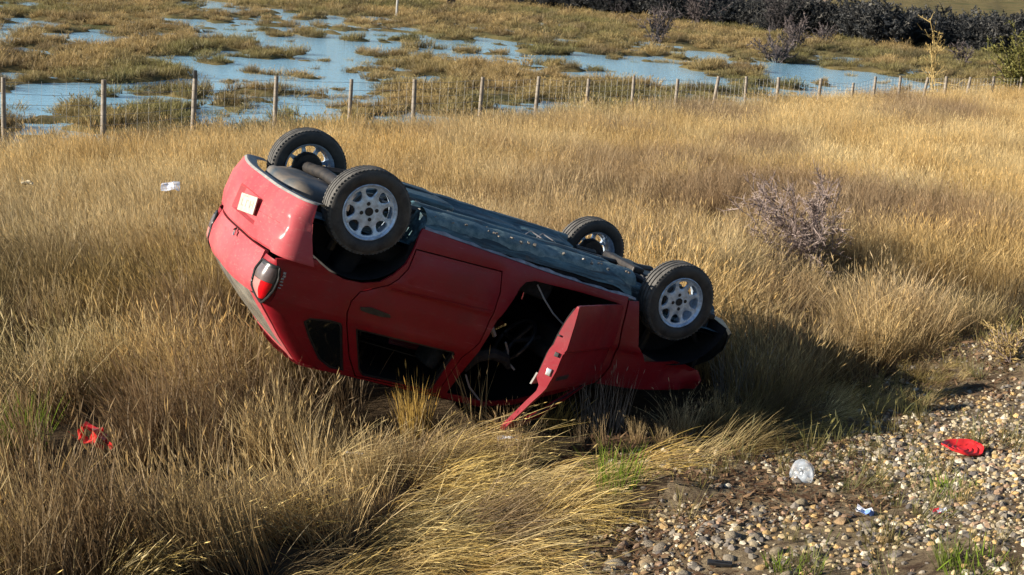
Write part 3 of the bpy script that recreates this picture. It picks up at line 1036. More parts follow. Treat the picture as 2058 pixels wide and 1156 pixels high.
# what is left of the front end: a torn black bumper skin and its bracket
P = []
for u, (x, z) in enumerate([(2.80, .275), (2.97, .312), (3.13, .352), (3.25, .392), (3.30, .45), (3.28, .56), (3.20, .66), (3.08, .74)]):
    P.append([(x - .20 * (abs(y) / .62) ** 2.2 + .10 * (float(fbm(np.array([y * 5.0]), np.array([u * .7]), 19, 3)[0]) - .5), y, z + .09 * (float(fbm(np.array([y * 6.0 + 9]), np.array([u * .6]), 23, 3)[0]) - .5)) for y in np.linspace(-.64, .56, 25)])
P = np.array(P)
fb = MB().grid(P); fb.grid(P + np.array([-.012, 0, .006]), flip=True)
fb.build("front_bumper", BLACK_PLASTIC, car, angle=30)
br = MB()
br.box((2.80, .60, .36), (.10, .06, .14), rz3(.5), bev=.015)
br.tube([(2.72, .62, .42), (2.86, .56, .56), (2.92, .52, .70)], .022, 7)
br.tube([(2.70, .30, .50), (2.92, .34, .58)], .03, 7)
br.box((2.86, .52, .34), (.16, .10, .05), rz3(.3), bev=.012)
br.build("bumper_bracket", BLACK_PLASTIC, car)
fw_ = MB()
fw_.box((2.08, 0, .66), (.03, 1.46, .62))
fw_.box((2.92, 0, .62), (.04, 1.1, .28), bev=.01)
fw_.build("firewall", DARK_INNER, car)

# ---- cabin
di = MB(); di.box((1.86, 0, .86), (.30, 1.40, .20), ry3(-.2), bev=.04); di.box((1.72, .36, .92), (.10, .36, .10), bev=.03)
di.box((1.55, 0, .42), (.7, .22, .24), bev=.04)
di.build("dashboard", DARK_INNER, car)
sw = MB()
cw = np.array([1.52, .36, .93]); Rw = ry3(math.radians(62))
ring = [cw + Rw @ np.array([.185 * math.cos(a), .185 * math.sin(a), 0]) for a in np.linspace(0, 2 * math.pi, 30)]
sw.tube(ring, .014, 7, cap=False)
for a in (0.2, 2.9, 4.7):
    sw.tube([cw, cw + Rw @ np.array([.18 * math.cos(a), .18 * math.sin(a), 0])], .014, 6)
sw.tube([cw, cw + np.array([.28, 0, -.10])], .022, 7)
sw.build("steering_wheel", BLACK_PLASTIC, car)
for y in (.36, -.36):
    m = MB()
    m.box((1.32, y, .46), (.48, .46, .16), ry3(-.12), bev=.05)
    m.box((1.04, y, .80), (.14, .44, .58), ry3(-.30), bev=.05)
    st = m.build("front_seat", SEAT_GREY, car)
    h = MB(); h.box((.92, y, 1.17), (.09, .26, .16), ry3(-.25), bev=.035)
    h.tube([(.95, y - .06, 1.06), (.93, y - .06, 1.14)], .007, 6); h.tube([(.95, y + .06, 1.06), (.93, y + .06, 1.14)], .007, 6)
    h.build("headrest", SEAT_GREY, st)
m = MB(); m.box((.30, 0, .52), (.46, 1.22, .16), bev=.05); m.box((.00, 0, .80), (.14, 1.22, .54), ry3(-.25), bev=.05)
m.box((-.26, 0, 1.0), (.52, 1.22, .03), bev=.01)
m.build("rear_bench", DARK_INNER, car)
m = MB()
P = np.array([[(x, y, 1.385 - .012) for y in np.linspace(-.56, .56, 5)] for x in np.linspace(-.05, 1.36, 6)])
m.grid(P); m.build("headliner", DARK_INNER, car)
# loose things seen through the open doorway: hanging cable, belt, bent trim
m = MB()
pth = [(1.34, .74, .44), (1.42, .75, .52), (1.52, .76, .60), (1.64, .74, .66), (1.80, .70, .70)]
m.tube(pth, .006, 6); m.build("hanging_cable", PALE_TRIM, car)
m = MB()
m.tube([(1.06, .60, .72), (1.14, .66, .80), (1.22, .62, .88)], .018, 6); m.tube([(1.05, .70, .64), (1.15, .72, .72)], .014, 6); m.tube([(1.0, .68, .70), (1.06, .70, .62), (1.10, .68, .55)], .016, 6)
m.box((1.10, .66, .60), (.05, .04, .10), ry3(.5), bev=.01)
m.build("seat_belt_stalk", PALE_TRIM, car)
m = MB()
m.tube([(1.12, .58, 1.18), (1.14, .62, 1.06), (1.24, .64, 1.00), (1.36, .62, 1.02), (1.42, .60, 1.08)], [.012, .04, .045, .04, .02], 8)
m.build("sun_visor", SEAT_GREY, car)
m = MB()
m.tube([(1.12, .60, 1.20), (1.18, .60, 1.28), (1.30, .58, 1.36)], .007, 6)
m.build('loose_wire', PALE_TRIM, car)
m = MB()
m.tube([(1.30, .66, .90), (1.36, .62, .96), (1.40, .60, 1.04), (1.46, .62, 1.08)], .008, 6)
m.build("loose_wire", PALE_TRIM, car)

# ---- front door, swung open on its hinges
HX, HY = 2.012, .795
Rd = rz3(math.radians(-42.0))
FD = [(1.062, .405), (1.10, .40), (1.60, .398), (1.985, .402), (2.005, .55), (2.012, .70), (2.012, .85), (1.985, .975), (1.56, 1.27), (1.35, 1.335), (1.05, 1.345), (.985, 1.30), (1.00, 1.12), (1.02, .97), (1.025, .80), (1.035, .65), (1.05, .50)]
FWIN = [(1.075, 1.005), (1.93, 1.0), (1.555, 1.225), (1.36, 1.285), (1.10, 1.295), (1.055, 1.26), (1.06, 1.10)]


def door_xf(V):
    V = np.array(V)
    return (V - np.array([HX, HY, 0])) @ Rd.T + np.array([HX, HY, 0])


def dth(z):
    return np.interp(z, [.40, .45, .52, .66, .85, .93, .98, 1.02, 1.35], [.012, .035, .065, .095, .105, .095, .045, .038, .034])


ydoor = lambda x, z: yside(x, z) + .0
V, F = panel(FD, [FWIN], ydoor, dth, .05, ROWS, 1)
fd = obj("front_door", door_xf(V), F, PAINT, car, angle=35)
V, F = panel([(1.10, .43), (1.95, .43), (1.98, .70), (1.96, .95), (1.08, .955), (1.075, .70)], [], lambda x, z: yside(x, z) - dth(z) - .004, .018, .08, ())
obj("door_trim", door_xf(V), F, DARK_INNER, fd)
V, F = panel([(1.035, .90), (1.30, .955), (1.30, .985), (1.03, .985)], [], lambda x, z: yside(x, z) - .105, .012, .05, ())
obj("trim_edge", door_xf(V), F, GREY_PLASTIC, fd)
m = MB(); yl_ = float(yside(1.02, .86)) - .045
m.box((1.020, yl_, .865), (.016, .035, .05), bev=.005)
o = m.build("door_latch", CHROME, fd); o.data.transform(Matrix.Identity(4))
for v in o.data.vertices: v.co = door_xf([v.co])[0]
for c_, d_ in (((1.023, yl_ + .01, .74), (.014, .03, .03)), ((1.03, yl_ - .02, .62), (.01, .02, .012))):
    m = MB(); m.box(c_, d_, bev=.003)
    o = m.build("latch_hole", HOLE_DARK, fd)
    for v in o.data.vertices: v.co = door_xf([v.co])[0]
V, F = panel([(1.02, .712), (1.99, .712), (1.99, .722), (1.02, .722)], [], lambda x, z: yside(x, z) + .006, .012, .05, ())
obj("rub_strip", door_xf(V), F, PAINT, fd)
V, F = panel([(1.10, .89), (1.32, .885), (1.32, .915), (1.10, .915)], [], lambda x, z: yside(x, z) + .010, .016, .05, ())
obj("door_handle", door_xf(V), F, BLACK_PLASTIC, fd)
V, F = panel(inset(FWIN, -.002), [inset(FWIN, .012)], lambda x, z: yside(x, z) - .010, .01, .05, ())
obj("window_seal", door_xf(V), F, BLACK_PLASTIC, fd)


# ---- wheels: axle along y, outer face towards +y
def tyre_mesh():
    prof = [(-.055, .178), (-.072, .190), (-.081, .215), (-.083, .240), (-.078, .262), (-.070, .275), (-.062, .2815)]
    gr = []
    for y in (-.038, 0.0, .038):
        gr += [(y - .007, .285), (y - .005, .276), (y + .005, .276), (y + .007, .285)]
    prof = prof + gr + [(-a, b) for a, b in prof[::-1]]
    m = MB().lathe_y(prof, 64, flip=True)
    # shoulder blocks
    for k in range(64):
        a = 2 * math.pi * k / 64
        for sy in (1, -1):
            c = np.array([.2765 * math.cos(a), sy * .0655, .2765 * math.sin(a)])
            m.box(c, (.008, .014, .015), ry3(-a + .25 * sy))
    return m


def rim_meshes():
    lipm = MB().lathe_y([(-.070, .180), (-.076, .186), (-.070, .176), (-.050, .166), (.03, .158), (.055, .164), (.068, .172), (.074, .181), (.070, .186), (.055, .180)], 56)
    # spoked face: disc with eight openings, four bolt recesses and a hub recess
    outer = [(.166 * math.cos(a), .166 * math.sin(a)) for a in np.linspace(0, 2 * math.pi, 64, endpoint=False)]
    holes = []
    for k in range(8):
        a0 = 2 * math.pi * (k + .5) / 8
        h = []
        for (r, w) in [(.152, -.27), (.156, -.14), (.1565, 0), (.156, .14), (.152, .27), (.138, .315), (.118, .27), (.103, .15), (.099, 0), (.103, -.15), (.118, -.27), (.138, -.315)]:
            a = a0 + w * .96
            r = r - .006 * (r < .13)
            h.append((r * math.cos(a), r * math.sin(a)))
        holes.append(h)
    def ysurf(x, z):
        r = np.hypot(x, z)
        return np.interp(r, [0, .03, .06, .10, .15, .166], [.038, .046, .048, .046, .058, .062])
    V, F = panel(outer, holes, ysurf, .020, .022, (), 1, .004)
    face = MB().add(V, F)
    caps = MB()
    caps.lathe_y([(.0475, .0), (.0475, .022), (.0505, .025), (.0485, .028)], 20, (0, 0, 0))
    for k in range(4):
        a = math.pi / 4 + k * math.pi / 2 + .22
        caps.lathe_y([(.050, .0), (.050, .0115), (.046, .014)], 12, (.052 * math.cos(a), 0, .052 * math.sin(a)))
    drum = MB().lathe_y([(-.05, .0), (-.05, .10), (-.02, .112), (.015, .112), (.02, .10), (.02, 0)], 32, flip=True)
    return lipm, face, caps, drum


ty, (lm, fm, cm, dm) = tyre_mesh(), rim_meshes()


def wheel(x, s, spin, steer, first=None):
    w = empty("wheel")
    w.parent = car
    w.location = (x, s * .70, .28)
    w.rotation_euler = (0, 0, steer + (0 if s > 0 else math.pi))
    if first is None:
        t = ty.build("tyre", RUBBER, w, angle=50)
        t.data.materials.append(TREAD_DUST)
        for pgn in t.data.polygons:
            c = pgn.center
            if abs(c.y) < .075 and math.hypot(c.x, c.z) > .266: pgn.material_index = 1
        r = lm.build("rim", ALLOY, w, angle=40)
        f = fm.build("rim_spokes", ALLOY, w, angle=35)
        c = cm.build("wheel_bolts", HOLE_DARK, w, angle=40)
        d = dm.build("brake_drum", STEEL_DARK, w, angle=40)
        kids = [t, r, f, c, d]
    else:
        kids = []
        for k in first:
            q = k.copy(); COL.objects.link(q); q.parent = w
            kids.append(q)
    for k in kids:
        k.rotation_euler = (0, spin, 0)
    return kids


W1 = wheel(0.0, 1, math.radians(-10), 0)
wheel(WB, 1, math.radians(-14), math.radians(-3), W1)
wheel(0.0, -1, math.radians(20), 0, W1)
wheel(WB, -1, math.radians(5), math.radians(-3), W1)

# ------------------------------------------------------------------ vegetation helpers
def blade_material(name, transl=0.35, rough=0.6, root=(0.62, 0.55, 0.48)):
    m, nt, out = new_mat(name)
    it = N(nt, "ShaderNodeAttribute", attribute_name="itint", attribute_type='INSTANCER')
    bl = N(nt, "ShaderNodeAttribute", attribute_name="bl")
    rn = N(nt, "ShaderNodeAttribute", attribute_name="rnd")
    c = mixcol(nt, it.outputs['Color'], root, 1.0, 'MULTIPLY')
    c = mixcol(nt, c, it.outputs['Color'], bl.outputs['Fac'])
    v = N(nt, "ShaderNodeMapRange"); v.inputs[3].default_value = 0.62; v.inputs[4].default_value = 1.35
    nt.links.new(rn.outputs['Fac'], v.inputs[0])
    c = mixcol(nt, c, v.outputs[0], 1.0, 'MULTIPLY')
    d = N(nt, "ShaderNodeBsdfDiffuse"); t = N(nt, "ShaderNodeBsdfTranslucent"); g = N(nt, "ShaderNodeBsdfGlossy", Roughness=rough)
    nt.links.new(c, d.inputs[0]); nt.links.new(c, t.inputs[0])
    g.inputs[0].default_value = (0.9, 0.85, 0.75, 1)
    m1 = N(nt, "ShaderNodeMixShader"); m1.inputs[0].default_value = transl
    nt.links.new(d.outputs[0], m1.inputs[1]); nt.links.new(t.outputs[0], m1.inputs[2])
    m2 = N(nt, "ShaderNodeMixShader"); m2.inputs[0].default_value = 0.035
    nt.links.new(m1.outputs[0], m2.inputs[1]); nt.links.new(g.outputs[0], m2.inputs[2])
    nt.links.new(m2.outputs[0], out.inputs[0])
    return m


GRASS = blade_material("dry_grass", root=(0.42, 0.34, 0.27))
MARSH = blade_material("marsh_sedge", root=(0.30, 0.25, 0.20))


def blades(n, radius, h0, h1, width, lean=0.35, curl=0.5, segs=3, heads=0.0, seed=1, bias=(0, 0), flat=0.0):
    """one tuft of curved tapering blades -> verts, faces, bl, rnd"""
    r = np.random.default_rng(seed)
    V, F, BL, RN = [], [], [], []
    for _ in range(n):
        a = r.uniform(0, 2 * math.pi); q = radius * math.sqrt(r.uniform())
        base = np.array([q * math.cos(a), q * math.sin(a), -0.03])
        h = r.uniform(h0, h1)
        az = r.uniform(0, 2 * math.pi)
        L = abs(r.normal(0, lean))
        d = np.array([math.cos(az) * L + bias[0] + .5 * q / max(radius, .01) * lean * math.cos(a), math.sin(az) * L + bias[1] + .5 * q / max(radius, .01) * lean * math.sin(a), 1.0])
        d /= np.linalg.norm(d)
        cd = np.array([d[0], d[1], 0]); cd = cd / (np.linalg.norm(cd) + 1e-6)
        cu = r.uniform(0.2, 1.0) * curl
        fa = r.uniform(0, math.pi)
        side = np.array([math.cos(fa), math.sin(fa), 0.0])
        w = width * r.uniform(.6, 1.3)
        rn = r.uniform()
        n0 = len(V)
        p = base.copy(); dd = d.copy()
        pts = []
        for k in range(segs + 1):
            pts.append(p.copy())
            p = p + dd * h / segs
            dd = dd + cd * cu / segs + np.array([0, 0, -cu * .55 / segs * (k + 1) / segs * (1 + flat)])
            dd /= np.linalg.norm(dd)
        for k in range(segs):
            ww = w * (1 - .55 * k / segs) * .5
            V.append(pts[k] - side * ww); V.append(pts[k] + side * ww)
            BL += [k / segs] * 2; RN += [rn] * 2
        V.append(pts[segs]); BL.append(1.0); RN.append(rn)
        for k in range(segs - 1):
            i = n0 + 2 * k
            F.append((i, i + 1, i + 3, i + 2))
        i = n0 + 2 * (segs - 1)
        F.append((i, i + 1, i + 2))
        if r.uniform() < heads:
            tip, pre = pts[segs], pts[segs - 1]
            ax = (tip - pre); ax = ax / np.linalg.norm(ax)
            hl = r.uniform(.03, .075)
            for f2 in (0, math.pi / 2):
                s2 = np.array([math.cos(fa + f2), math.sin(fa + f2), 0])
                n1 = len(V)
                V += [tip - ax * hl * .3, tip + ax * hl * .3 - s2 * w * .75, tip + ax * hl, tip + ax * hl * .3 + s2 * w * .75]
                BL += [1.0] * 4; RN += [min(1, rn + .25)] * 4
                F.append((n1, n1 + 1, n1 + 2, n1 + 3))
    return V, F, BL, RN


def scatter(name, templates, pts, rot, scl, pick, tint, mats, kind='stuff'):
    """ONE object: the template tufts and the scatter points live in its mesh, geometry nodes set the tufts on the points"""
    V, F, BL, RN, TP, MI = [], [], [], [], [], []
    for k, tpl in enumerate(templates):
        n0 = len(V)
        V += [tuple(p) for p in tpl[0]]
        F += [tuple(i + n0 for i in f) for f in tpl[1]]
        BL += list(tpl[2]); RN += list(tpl[3]); TP += [k] * len(tpl[0])
        MI += list(tpl[4]) if len(tpl) > 4 else [0] * len(tpl[1])
    nt0 = len(V)
    n = len(pts)
    me = bpy.data.meshes.new(name)
    me.from_pydata(V + [tuple(p) for p in np.asarray(pts)], [], F)
    for m in (mats if isinstance(mats, (list, tuple)) else [mats]):
        me.materials.append(m)
    me.polygons.foreach_set('material_index', np.array(MI, np.int32))
    tot = nt0 + n

    def attr(nm, typ, data, key):
        a = me.attributes.new(nm, typ, 'POINT')
        a.data.foreach_set(key, np.asarray(data).ravel())
    z1 = np.zeros(tot, np.float32)
    b = z1.copy(); b[:nt0] = BL; attr("bl", 'FLOAT', b, 'value')
    b = z1.copy(); b[:nt0] = RN; attr("rnd", 'FLOAT', b, 'value')
    t = np.full(tot, -1, np.int32); t[:nt0] = TP; attr("tpl", 'INT', t, 'value')
    q = np.zeros(tot, np.int32); q[nt0:] = pick; attr("pick", 'INT', q, 'value')
    v = np.zeros((tot, 3), np.float32); v[nt0:] = rot; attr("rot", 'FLOAT_VECTOR', v, 'vector')
    v = np.ones((tot, 3), np.float32); v[nt0:] = scl; attr("scl", 'FLOAT_VECTOR', v, 'vector')
    c = np.ones((tot, 4), np.float32); c[nt0:, :3] = tint; attr("itint", 'FLOAT_COLOR', c, 'color')
    me.update()
    o = link(name, me)
    ng = bpy.data.node_groups.new(name + "_nodes", 'GeometryNodeTree')
    ng.interface.new_socket("Geometry", in_out='INPUT', socket_type='NodeSocketGeometry')
    ng.interface.new_socket("Geometry", in_out='OUTPUT', socket_type='NodeSocketGeometry')
    L = ng.links.new
    gi = ng.nodes.new("NodeGroupInput"); go = ng.nodes.new("NodeGroupOutput")

    def named(nm, typ):
        a = ng.nodes.new("GeometryNodeInputNamedAttribute"); a.data_type = typ
        a.inputs[0].default_value = nm
        return [s for s in a.outputs if s.enabled][0]

    def sel(k):
        c = ng.nodes.new("FunctionNodeCompare"); c.data_type = 'INT'; c.operation = 'EQUAL'
        ins = [s for s in c.inputs if s.enabled]
        L(named("tpl", 'INT'), ins[0]); ins[1].default_value = k
        s = ng.nodes.new("GeometryNodeSeparateGeometry"); s.domain = 'POINT'
        L(gi.outputs[0], s.inputs[0]); L(c.outputs[0], s.inputs[1])
        return s.outputs[0]
    join = ng.nodes.new("GeometryNodeJoinGeometry")
    for k in range(len(templates)):
        g2i = ng.nodes.new("GeometryNodeGeometryToInstance")
        L(sel(k), g2i.inputs[0]); L(g2i.outputs[0], join.inputs[0])
    iop = ng.nodes.new("GeometryNodeInstanceOnPoints")
    L(sel(-1), iop.inputs['Points']); L(join.outputs[0], iop.inputs['Instance'])
    iop.inputs['Pick Instance'].default_value = True
    L(named("pick", 'INT'), iop.inputs['Instance Index'])
    e2r = ng.nodes.new("FunctionNodeEulerToRotation")
    L(named("rot", 'FLOAT_VECTOR'), e2r.inputs[0]); L(e2r.outputs[0], iop.inputs['Rotation'])
    L(named("scl", 'FLOAT_VECTOR'), iop.inputs['Scale'])
    L(iop.outputs[0], go.inputs[0])
    md = o.modifiers.new("scatter", 'NODES'); md.node_group = ng
    return tag(o, kind=kind)


def jitter_points(x0, x1, y0, y1, density):
    """jittered grid of about density points per square metre"""
    s = 1 / math.sqrt(density)
    xs, ys = np.arange(x0, x1, s), np.arange(y0, y1, s)
    X, Y = np.meshgrid(xs, ys)
    X = X + rng.uniform(-.5, .5, X.shape) * s; Y = Y + rng.uniform(-.5, .5, Y.shape) * s
    return X.ravel(), Y.ravel()


def in_view(x, y, m=1.5):
    """keeps a wedge somewhat wider than the picture"""
    return (np.abs(x) < 0.36 * np.maximum(y, 0) * 1.18 + m) & (y > 3.5)


# car footprint (no tufts growing up through the shell)
def car_local(x, y):
    dx, dy = x - car_o[0], y - car_o[1]
    f2 = A_fwd[:2] / np.linalg.norm(A_fwd[:2]); l2 = np.array([f2[1], -f2[0]])
    return dx * f2[0] + dy * f2[1], dx * l2[0] + dy * l2[1]


def lean_rot(dx, dy, spin):
    """euler that first spins about z and then tilts the tuft towards (dx, dy) by its length in radians"""
    ang = np.hypot(dx, dy)
    ax = np.stack([-dy, dx], -1) / np.maximum(ang, 1e-6)[:, None]
    out = np.zeros((len(dx), 3))
    for i in range(len(dx)):
        R = Matrix.Rotation(float(ang[i]), 3, Vector((float(ax[i, 0]), float(ax[i, 1]), 0))) @ Matrix.Rotation(float(spin[i]), 3, 'Z')
        out[i] = R.to_euler()[:]
    return out


def mix3(a, b, t):
    t = np.clip(np.asarray(t), 0, 1)[:, None]
    return np.array(a)[None, :] * (1 - t) + np.array(b)[None, :] * t


GOLD = (0.53, 0.375, 0.155); STRAW = (0.66, 0.54, 0.30); BROWN = (0.15, 0.095, 0.055); PURPLE = (0.22, 0.145, 0.095); OLIVE = (0.17, 0.145, 0.045); GREEN = (0.12, 0.155, 0.03)

# ---- the tall dry field
FLD = [blades(50, .12, .30, .62, .0050, .20, .45, 3, .35, seed=100 + k) for k in range(6)] + \
      [blades(60, .16, .28, .66, .0046, .42, 1.1, 5, .12, seed=120 + k) for k in range(5)]
X1, Y1 = jitter_points(-9, 9, 4, 15, 46)
X2, Y2 = jitter_points(-14, 14, 15, 27, 34)
X3, Y3 = jitter_points(-16, 26, 27, 56, 22)
fx_, fy_ = np.concatenate([X1, X2, X3]), np.concatenate([Y1, Y2, Y3])
vv = v_of(fx_, fy_); ed = bank_edge(fx_, fy_)
keep = in_view(fx_, fy_) & (vv > ed + np.interp(t_of(fx_, fy_), [4, 6, 7.2, 8, 10], [1.9, 1.5, .8, .35, .25])) & (vv < 22.6 + 1.2 * (fbm(fx_ * .5, fy_ * .5, 3) - .5))
u, w = car_local(fx_, fy_)
keep &= ~((u > .35) & (u < 3.0) & (np.abs(w) < .70)) & ~((u > 1.9) & (u < 3.0) & (np.abs(w) < .80)) & ~((u > .0) & (u <= .35) & (np.abs(w) < .45))
keep &= ~((u > .9) & (u < 2.1) & (w > .7) & (w < 1.25))          # under and behind the open door
# bare, trodden gaps
gap = fbm(fx_ * 1.9 + 40, fy_ * 1.9, 61, 3)
lf_ = np.clip((1.5 - fx_) / 3, 0, 1) * np.clip((17 - fy_) / 4, 0, 1)
keep &= ~((gap < .35 + .10 * lf_ + .04 * (fy_ < 12)) & (vv < 15))
fx_, fy_ = fx_[keep], fy_[keep]
vv, ed = v_of(fx_, fy_), bank_edge(fx_, fy_)
u, w = car_local(fx_, fy_)
n = len(fx_)
left = np.clip((0.5 - (fx_ / (fy_ * .36))) / 1.0, 0, 1)            # 1 at the left edge of the field, 0 at the right
wind = fbm(fx_ * .5, fy_ * .5, 71, 3) - .5
dx = -(.10 + .36 * left) + .8 * wind + rng.normal(0, .12 + .10 * left, n)
dy = -.05 - .12 * left + rng.normal(0, .10, n) + .3 * (fbm(fx_ * .6, fy_ * .6, 73, 3) - .5)
gap = gap[keep]
s = .93 + .5 * (fbm(fx_ * .7, fy_ * .7, 81, 3) - .5) + rng.uniform(-.14, .14, n) + 2.4 * (gap - .5) * np.clip((18 - fy_) / 5, .25, 1)
near_v = np.clip((ed + 2.2 - vv) / 2.2, 0, 1)                    # shorter towards the bank
s = s * (1 - .35 * near_v)
nc = (u > -.6) & (u < 3.2) & (w > .6) & (w < 2.0)
s = np.where(nc, s * .78, s)
s = np.where((u > -.5) & (u < 2.2) & (w > .45) & (w < 1.25), np.minimum(s, .50), s)
s = np.where((u > -.6) & (u < 1.2) & (w >= 1.25) & (w < 1.9), np.minimum(s, .66), s)
s = np.where((u > .9) & (u < 2.1) & (w > .7) & (w < 1.7), np.minimum(s, .42), s)
s = np.where((u > 1.9) & (u < 3.0) & (w > .6) & (w < 1.3), np.minimum(s, .62), s)
s = np.where((u > 2.3) & (u < 3.8) & (np.abs(w) < 1.5), s * .85, s)
pt = fbm(fx_ * .45, fy_ * .32, 91, 4); p2 = fbm(fx_ * .9, fy_ * .8, 95, 3)
tint = mix3(GOLD, STRAW, (p2 - .35) * 2)
tint = tint * (1 - .0) 
tt = np.clip((pt - .50) * 6, 0, 1)[:, None] * .75 * np.clip(1.15 - left, .25, 1)[:, None]
tint = tint * (1 - tt) + np.array(PURPLE) * tt
nearleft = np.clip((17.5 - fy_) / 6, 0, 1) * np.clip((1.2 - fx_) / 2.0, 0, 1)
tt = (nearleft * np.clip((fbm(fx_ * .9, fy_ * .9, 97, 3) - .40) * 6, 0, 1) * .85)[:, None]
tint = tint * (1 - tt) + np.array(BROWN) * tt
gl = np.clip((fbm(fx_ * .6 + 9, fy_ * .6, 99, 3) - .53) * 6, 0, 1)[:, None] * np.clip((16 - fy_) / 5, 0, 1)[:, None]
tint = tint * (1 - .7 * gl) + np.array(OLIVE) * .7 * gl
tint = tint * (1 - .06 * nearleft[:, None])
fe_b = np.clip((vv - 20.6) / 1.2, 0, 1) * np.clip((6 - fx_) / 8, 0, 1)
tt = (fe_b * np.clip((fbm(fx_ * .9, fy_ * .9, 98, 3) - .35) * 4, 0, 1))[:, None] * .8
tint = tint * (1 - tt) + np.array(BROWN) * .8 * tt
dd_ = np.clip(1.9 - bush_shadow_d(fx_, fy_) / .42, 0, 1) * .95
s = np.minimum(s, np.where((u > -1.2) & (u < 2.5) & (w > .3) & (w < 2.6), .95, 1.3))
s = s * (1 - .25 * dd_)
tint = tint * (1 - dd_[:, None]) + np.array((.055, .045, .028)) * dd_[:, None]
tint = tint * rng.uniform(.7, 1.25, n)[:, None]
pick = np.where(rng.uniform(size=n) < .35 + .4 * left, rng.integers(6, 11, n), rng.integers(0, 6, n))
P = np.stack([fx_, fy_, ground_z(fx_, fy_)], 1)
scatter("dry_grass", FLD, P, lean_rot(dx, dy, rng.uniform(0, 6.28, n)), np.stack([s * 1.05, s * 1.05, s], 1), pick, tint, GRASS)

# ---- pale matted grass on the foot of the bank, combed down to the right
MAT_T = [blades(70, .17, .30, .60, .0042, .22, 1.0, 5, .12, seed=200 + k, bias=(.5, -.1), flat=1.2) for k in range(6)]
mx, my = jitter_points(-4, 6, 4, 13, 46)
vv, ed = v_of(mx, my), bank_edge(mx, my)
d = vv - ed
patch = fbm(mx * .95 + 5, my * .95, 141, 3)
keep = in_view(mx, my) & (d > -.45) & (d < np.interp(t_of(mx, my), [4, 6, 7.5, 9, 14], [2.5, 2.1, 1.3, .9, .8]) + 1.2 * (patch - .5)) & (patch > .40)
u, w = car_local(mx, my)
keep &= ~((u > 0) & (u < 3) & (np.abs(w) < .95))
keep &= ~((u > .8) & (u < 2.1) & (w > .6) & (w < 1.75))
low_t = t_of(mx, my)
keep &= (d > np.interp(low_t, [4, 5.2, 6.5, 7.5, 8.5, 9.5, 11, 12, 14], [.2, .40, .30, .0, -.2, -.35, -.35, .05, .05]) + .5 * (fbm(mx * 2.2, my * 2.2, 144, 2) - .5))
mx, my = mx[keep], my[keep]; d = d[keep]; patch = patch[keep]
n = len(mx)
rt = np.clip((t_of(mx, my) - 7.0) / 3.0, 0, 1)
sw = fbm(mx * 1.3, my * 1.3, 147, 3) - .5
dx = .42 + rng.normal(0, .2, n) - .45 * rt + 1.6 * sw; dy = -.30 + rng.normal(0, .2, n) + .2 * rt + 1.2 * (fbm(mx * 1.3 + 7, my * 1.3, 148, 3) - .5)
s = rng.uniform(.6, 1.05, n) * (1 - .62 * rt) * (.55 + .9 * patch)
tint = mix3((0.80, 0.66, 0.33), (0.66, 0.48, 0.13), rng.uniform(0, 1, n))
k = (np.clip((fbm(mx * 1.5, my * 1.5, 151, 3) - .5) * 8, 0, 1) * .9)[:, None]
tint = tint * (1 - k) + np.array(BROWN) * k
k = (rt * np.clip((fbm(mx * 1.6, my * 1.6, 153, 3) - .42) * 4, 0, 1) * .6)[:, None]
tint = tint * (1 - k) + np.array((0.36, 0.31, .06)) * k
P = np.stack([mx, my, ground_z(mx, my)], 1)
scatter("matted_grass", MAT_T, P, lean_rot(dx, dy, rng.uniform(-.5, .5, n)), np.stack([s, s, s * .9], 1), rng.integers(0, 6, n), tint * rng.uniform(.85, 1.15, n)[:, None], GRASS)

# ---- short grass and weeds dotted over the gravel and its edge
WEED = [blades(34, .09, .05, .14, .006, .55, .7, 3, seed=300 + k) for k in range(4)] + [blades(30, .06, .10, .26, .0045, .35, .6, 3, .2, seed=320 + k) for k in range(3)]
wx, wy = jitter_points(-1, 9, 3.6, 17, 20)
vv, ed = v_of(wx, wy), bank_edge(wx, wy)
q = fbm(wx * 1.1, wy * 1.1, 171, 3)
keep = in_view(wx, wy) & (vv < ed + .35) & (vv > .2) & ((q > .62) | ((vv > ed - .45) & (q > .48)))
wx, wy = wx[keep], wy[keep]; n = len(wx)
edge = np.clip((v_of(wx, wy) - bank_edge(wx, wy) + .5) / .5, 0, 1)
tint = mix3((0.13, 0.155, 0.045), (0.26, 0.20, .07), np.maximum(edge, rng.uniform(0, .8, n)))
P = np.stack([wx, wy, ground_z(wx, wy)], 1)
scatter("ground_weeds", WEED, P, lean_rot(rng.normal(0, .2, n), rng.normal(0, .2, n), rng.uniform(0, 6.28, n)), np.repeat(rng.uniform(.55, 1.1, n)[:, None], 3, 1) * (1 + edge[:, None] * .5), np.where(edge > .5, rng.integers(4, 7, n), rng.integers(0, 4, n)), tint, GRASS)

# ---- marsh tussocks beyond the fence
TUS = [blades(150, .24, .12, .32, .011, .40, .7, 3, .15, seed=400 + k) for k in range(6)]
bx1, by1 = jitter_points(-22, 24, 26, 62, 5.0)
bx2, by2 = jitter_points(-34, 36, 62, 135, 2.0)
tx, ty_ = np.concatenate([bx1, bx2]), np.concatenate([by1, by2])
gz = ground_z(tx, ty_)
vv = v_of(tx, ty_)
dens = fbm(tx * .5, ty_ * .3, 181, 3)
keep = in_view(tx, ty_, 2.5) & (vv > 21.8) & ((gz > WATER_Z + .014) & (dens > .26) | (gz > WATER_Z - .08) & (fbm(tx * 1.4, ty_ * 1.1, 183, 3) > .50) & (rng.uniform(size=len(tx)) < .55))
tx, ty_, gz = tx[keep], ty_[keep], gz[keep]; n = len(tx)
q = fbm(tx * .3, ty_ * .16, 191, 4)
tint = mix3((0.40, 0.29, 0.125), (0.23, 0.205, 0.075), (q - .40) * 4)
q2 = fbm(tx * .8, ty_ * .4, 195, 3)
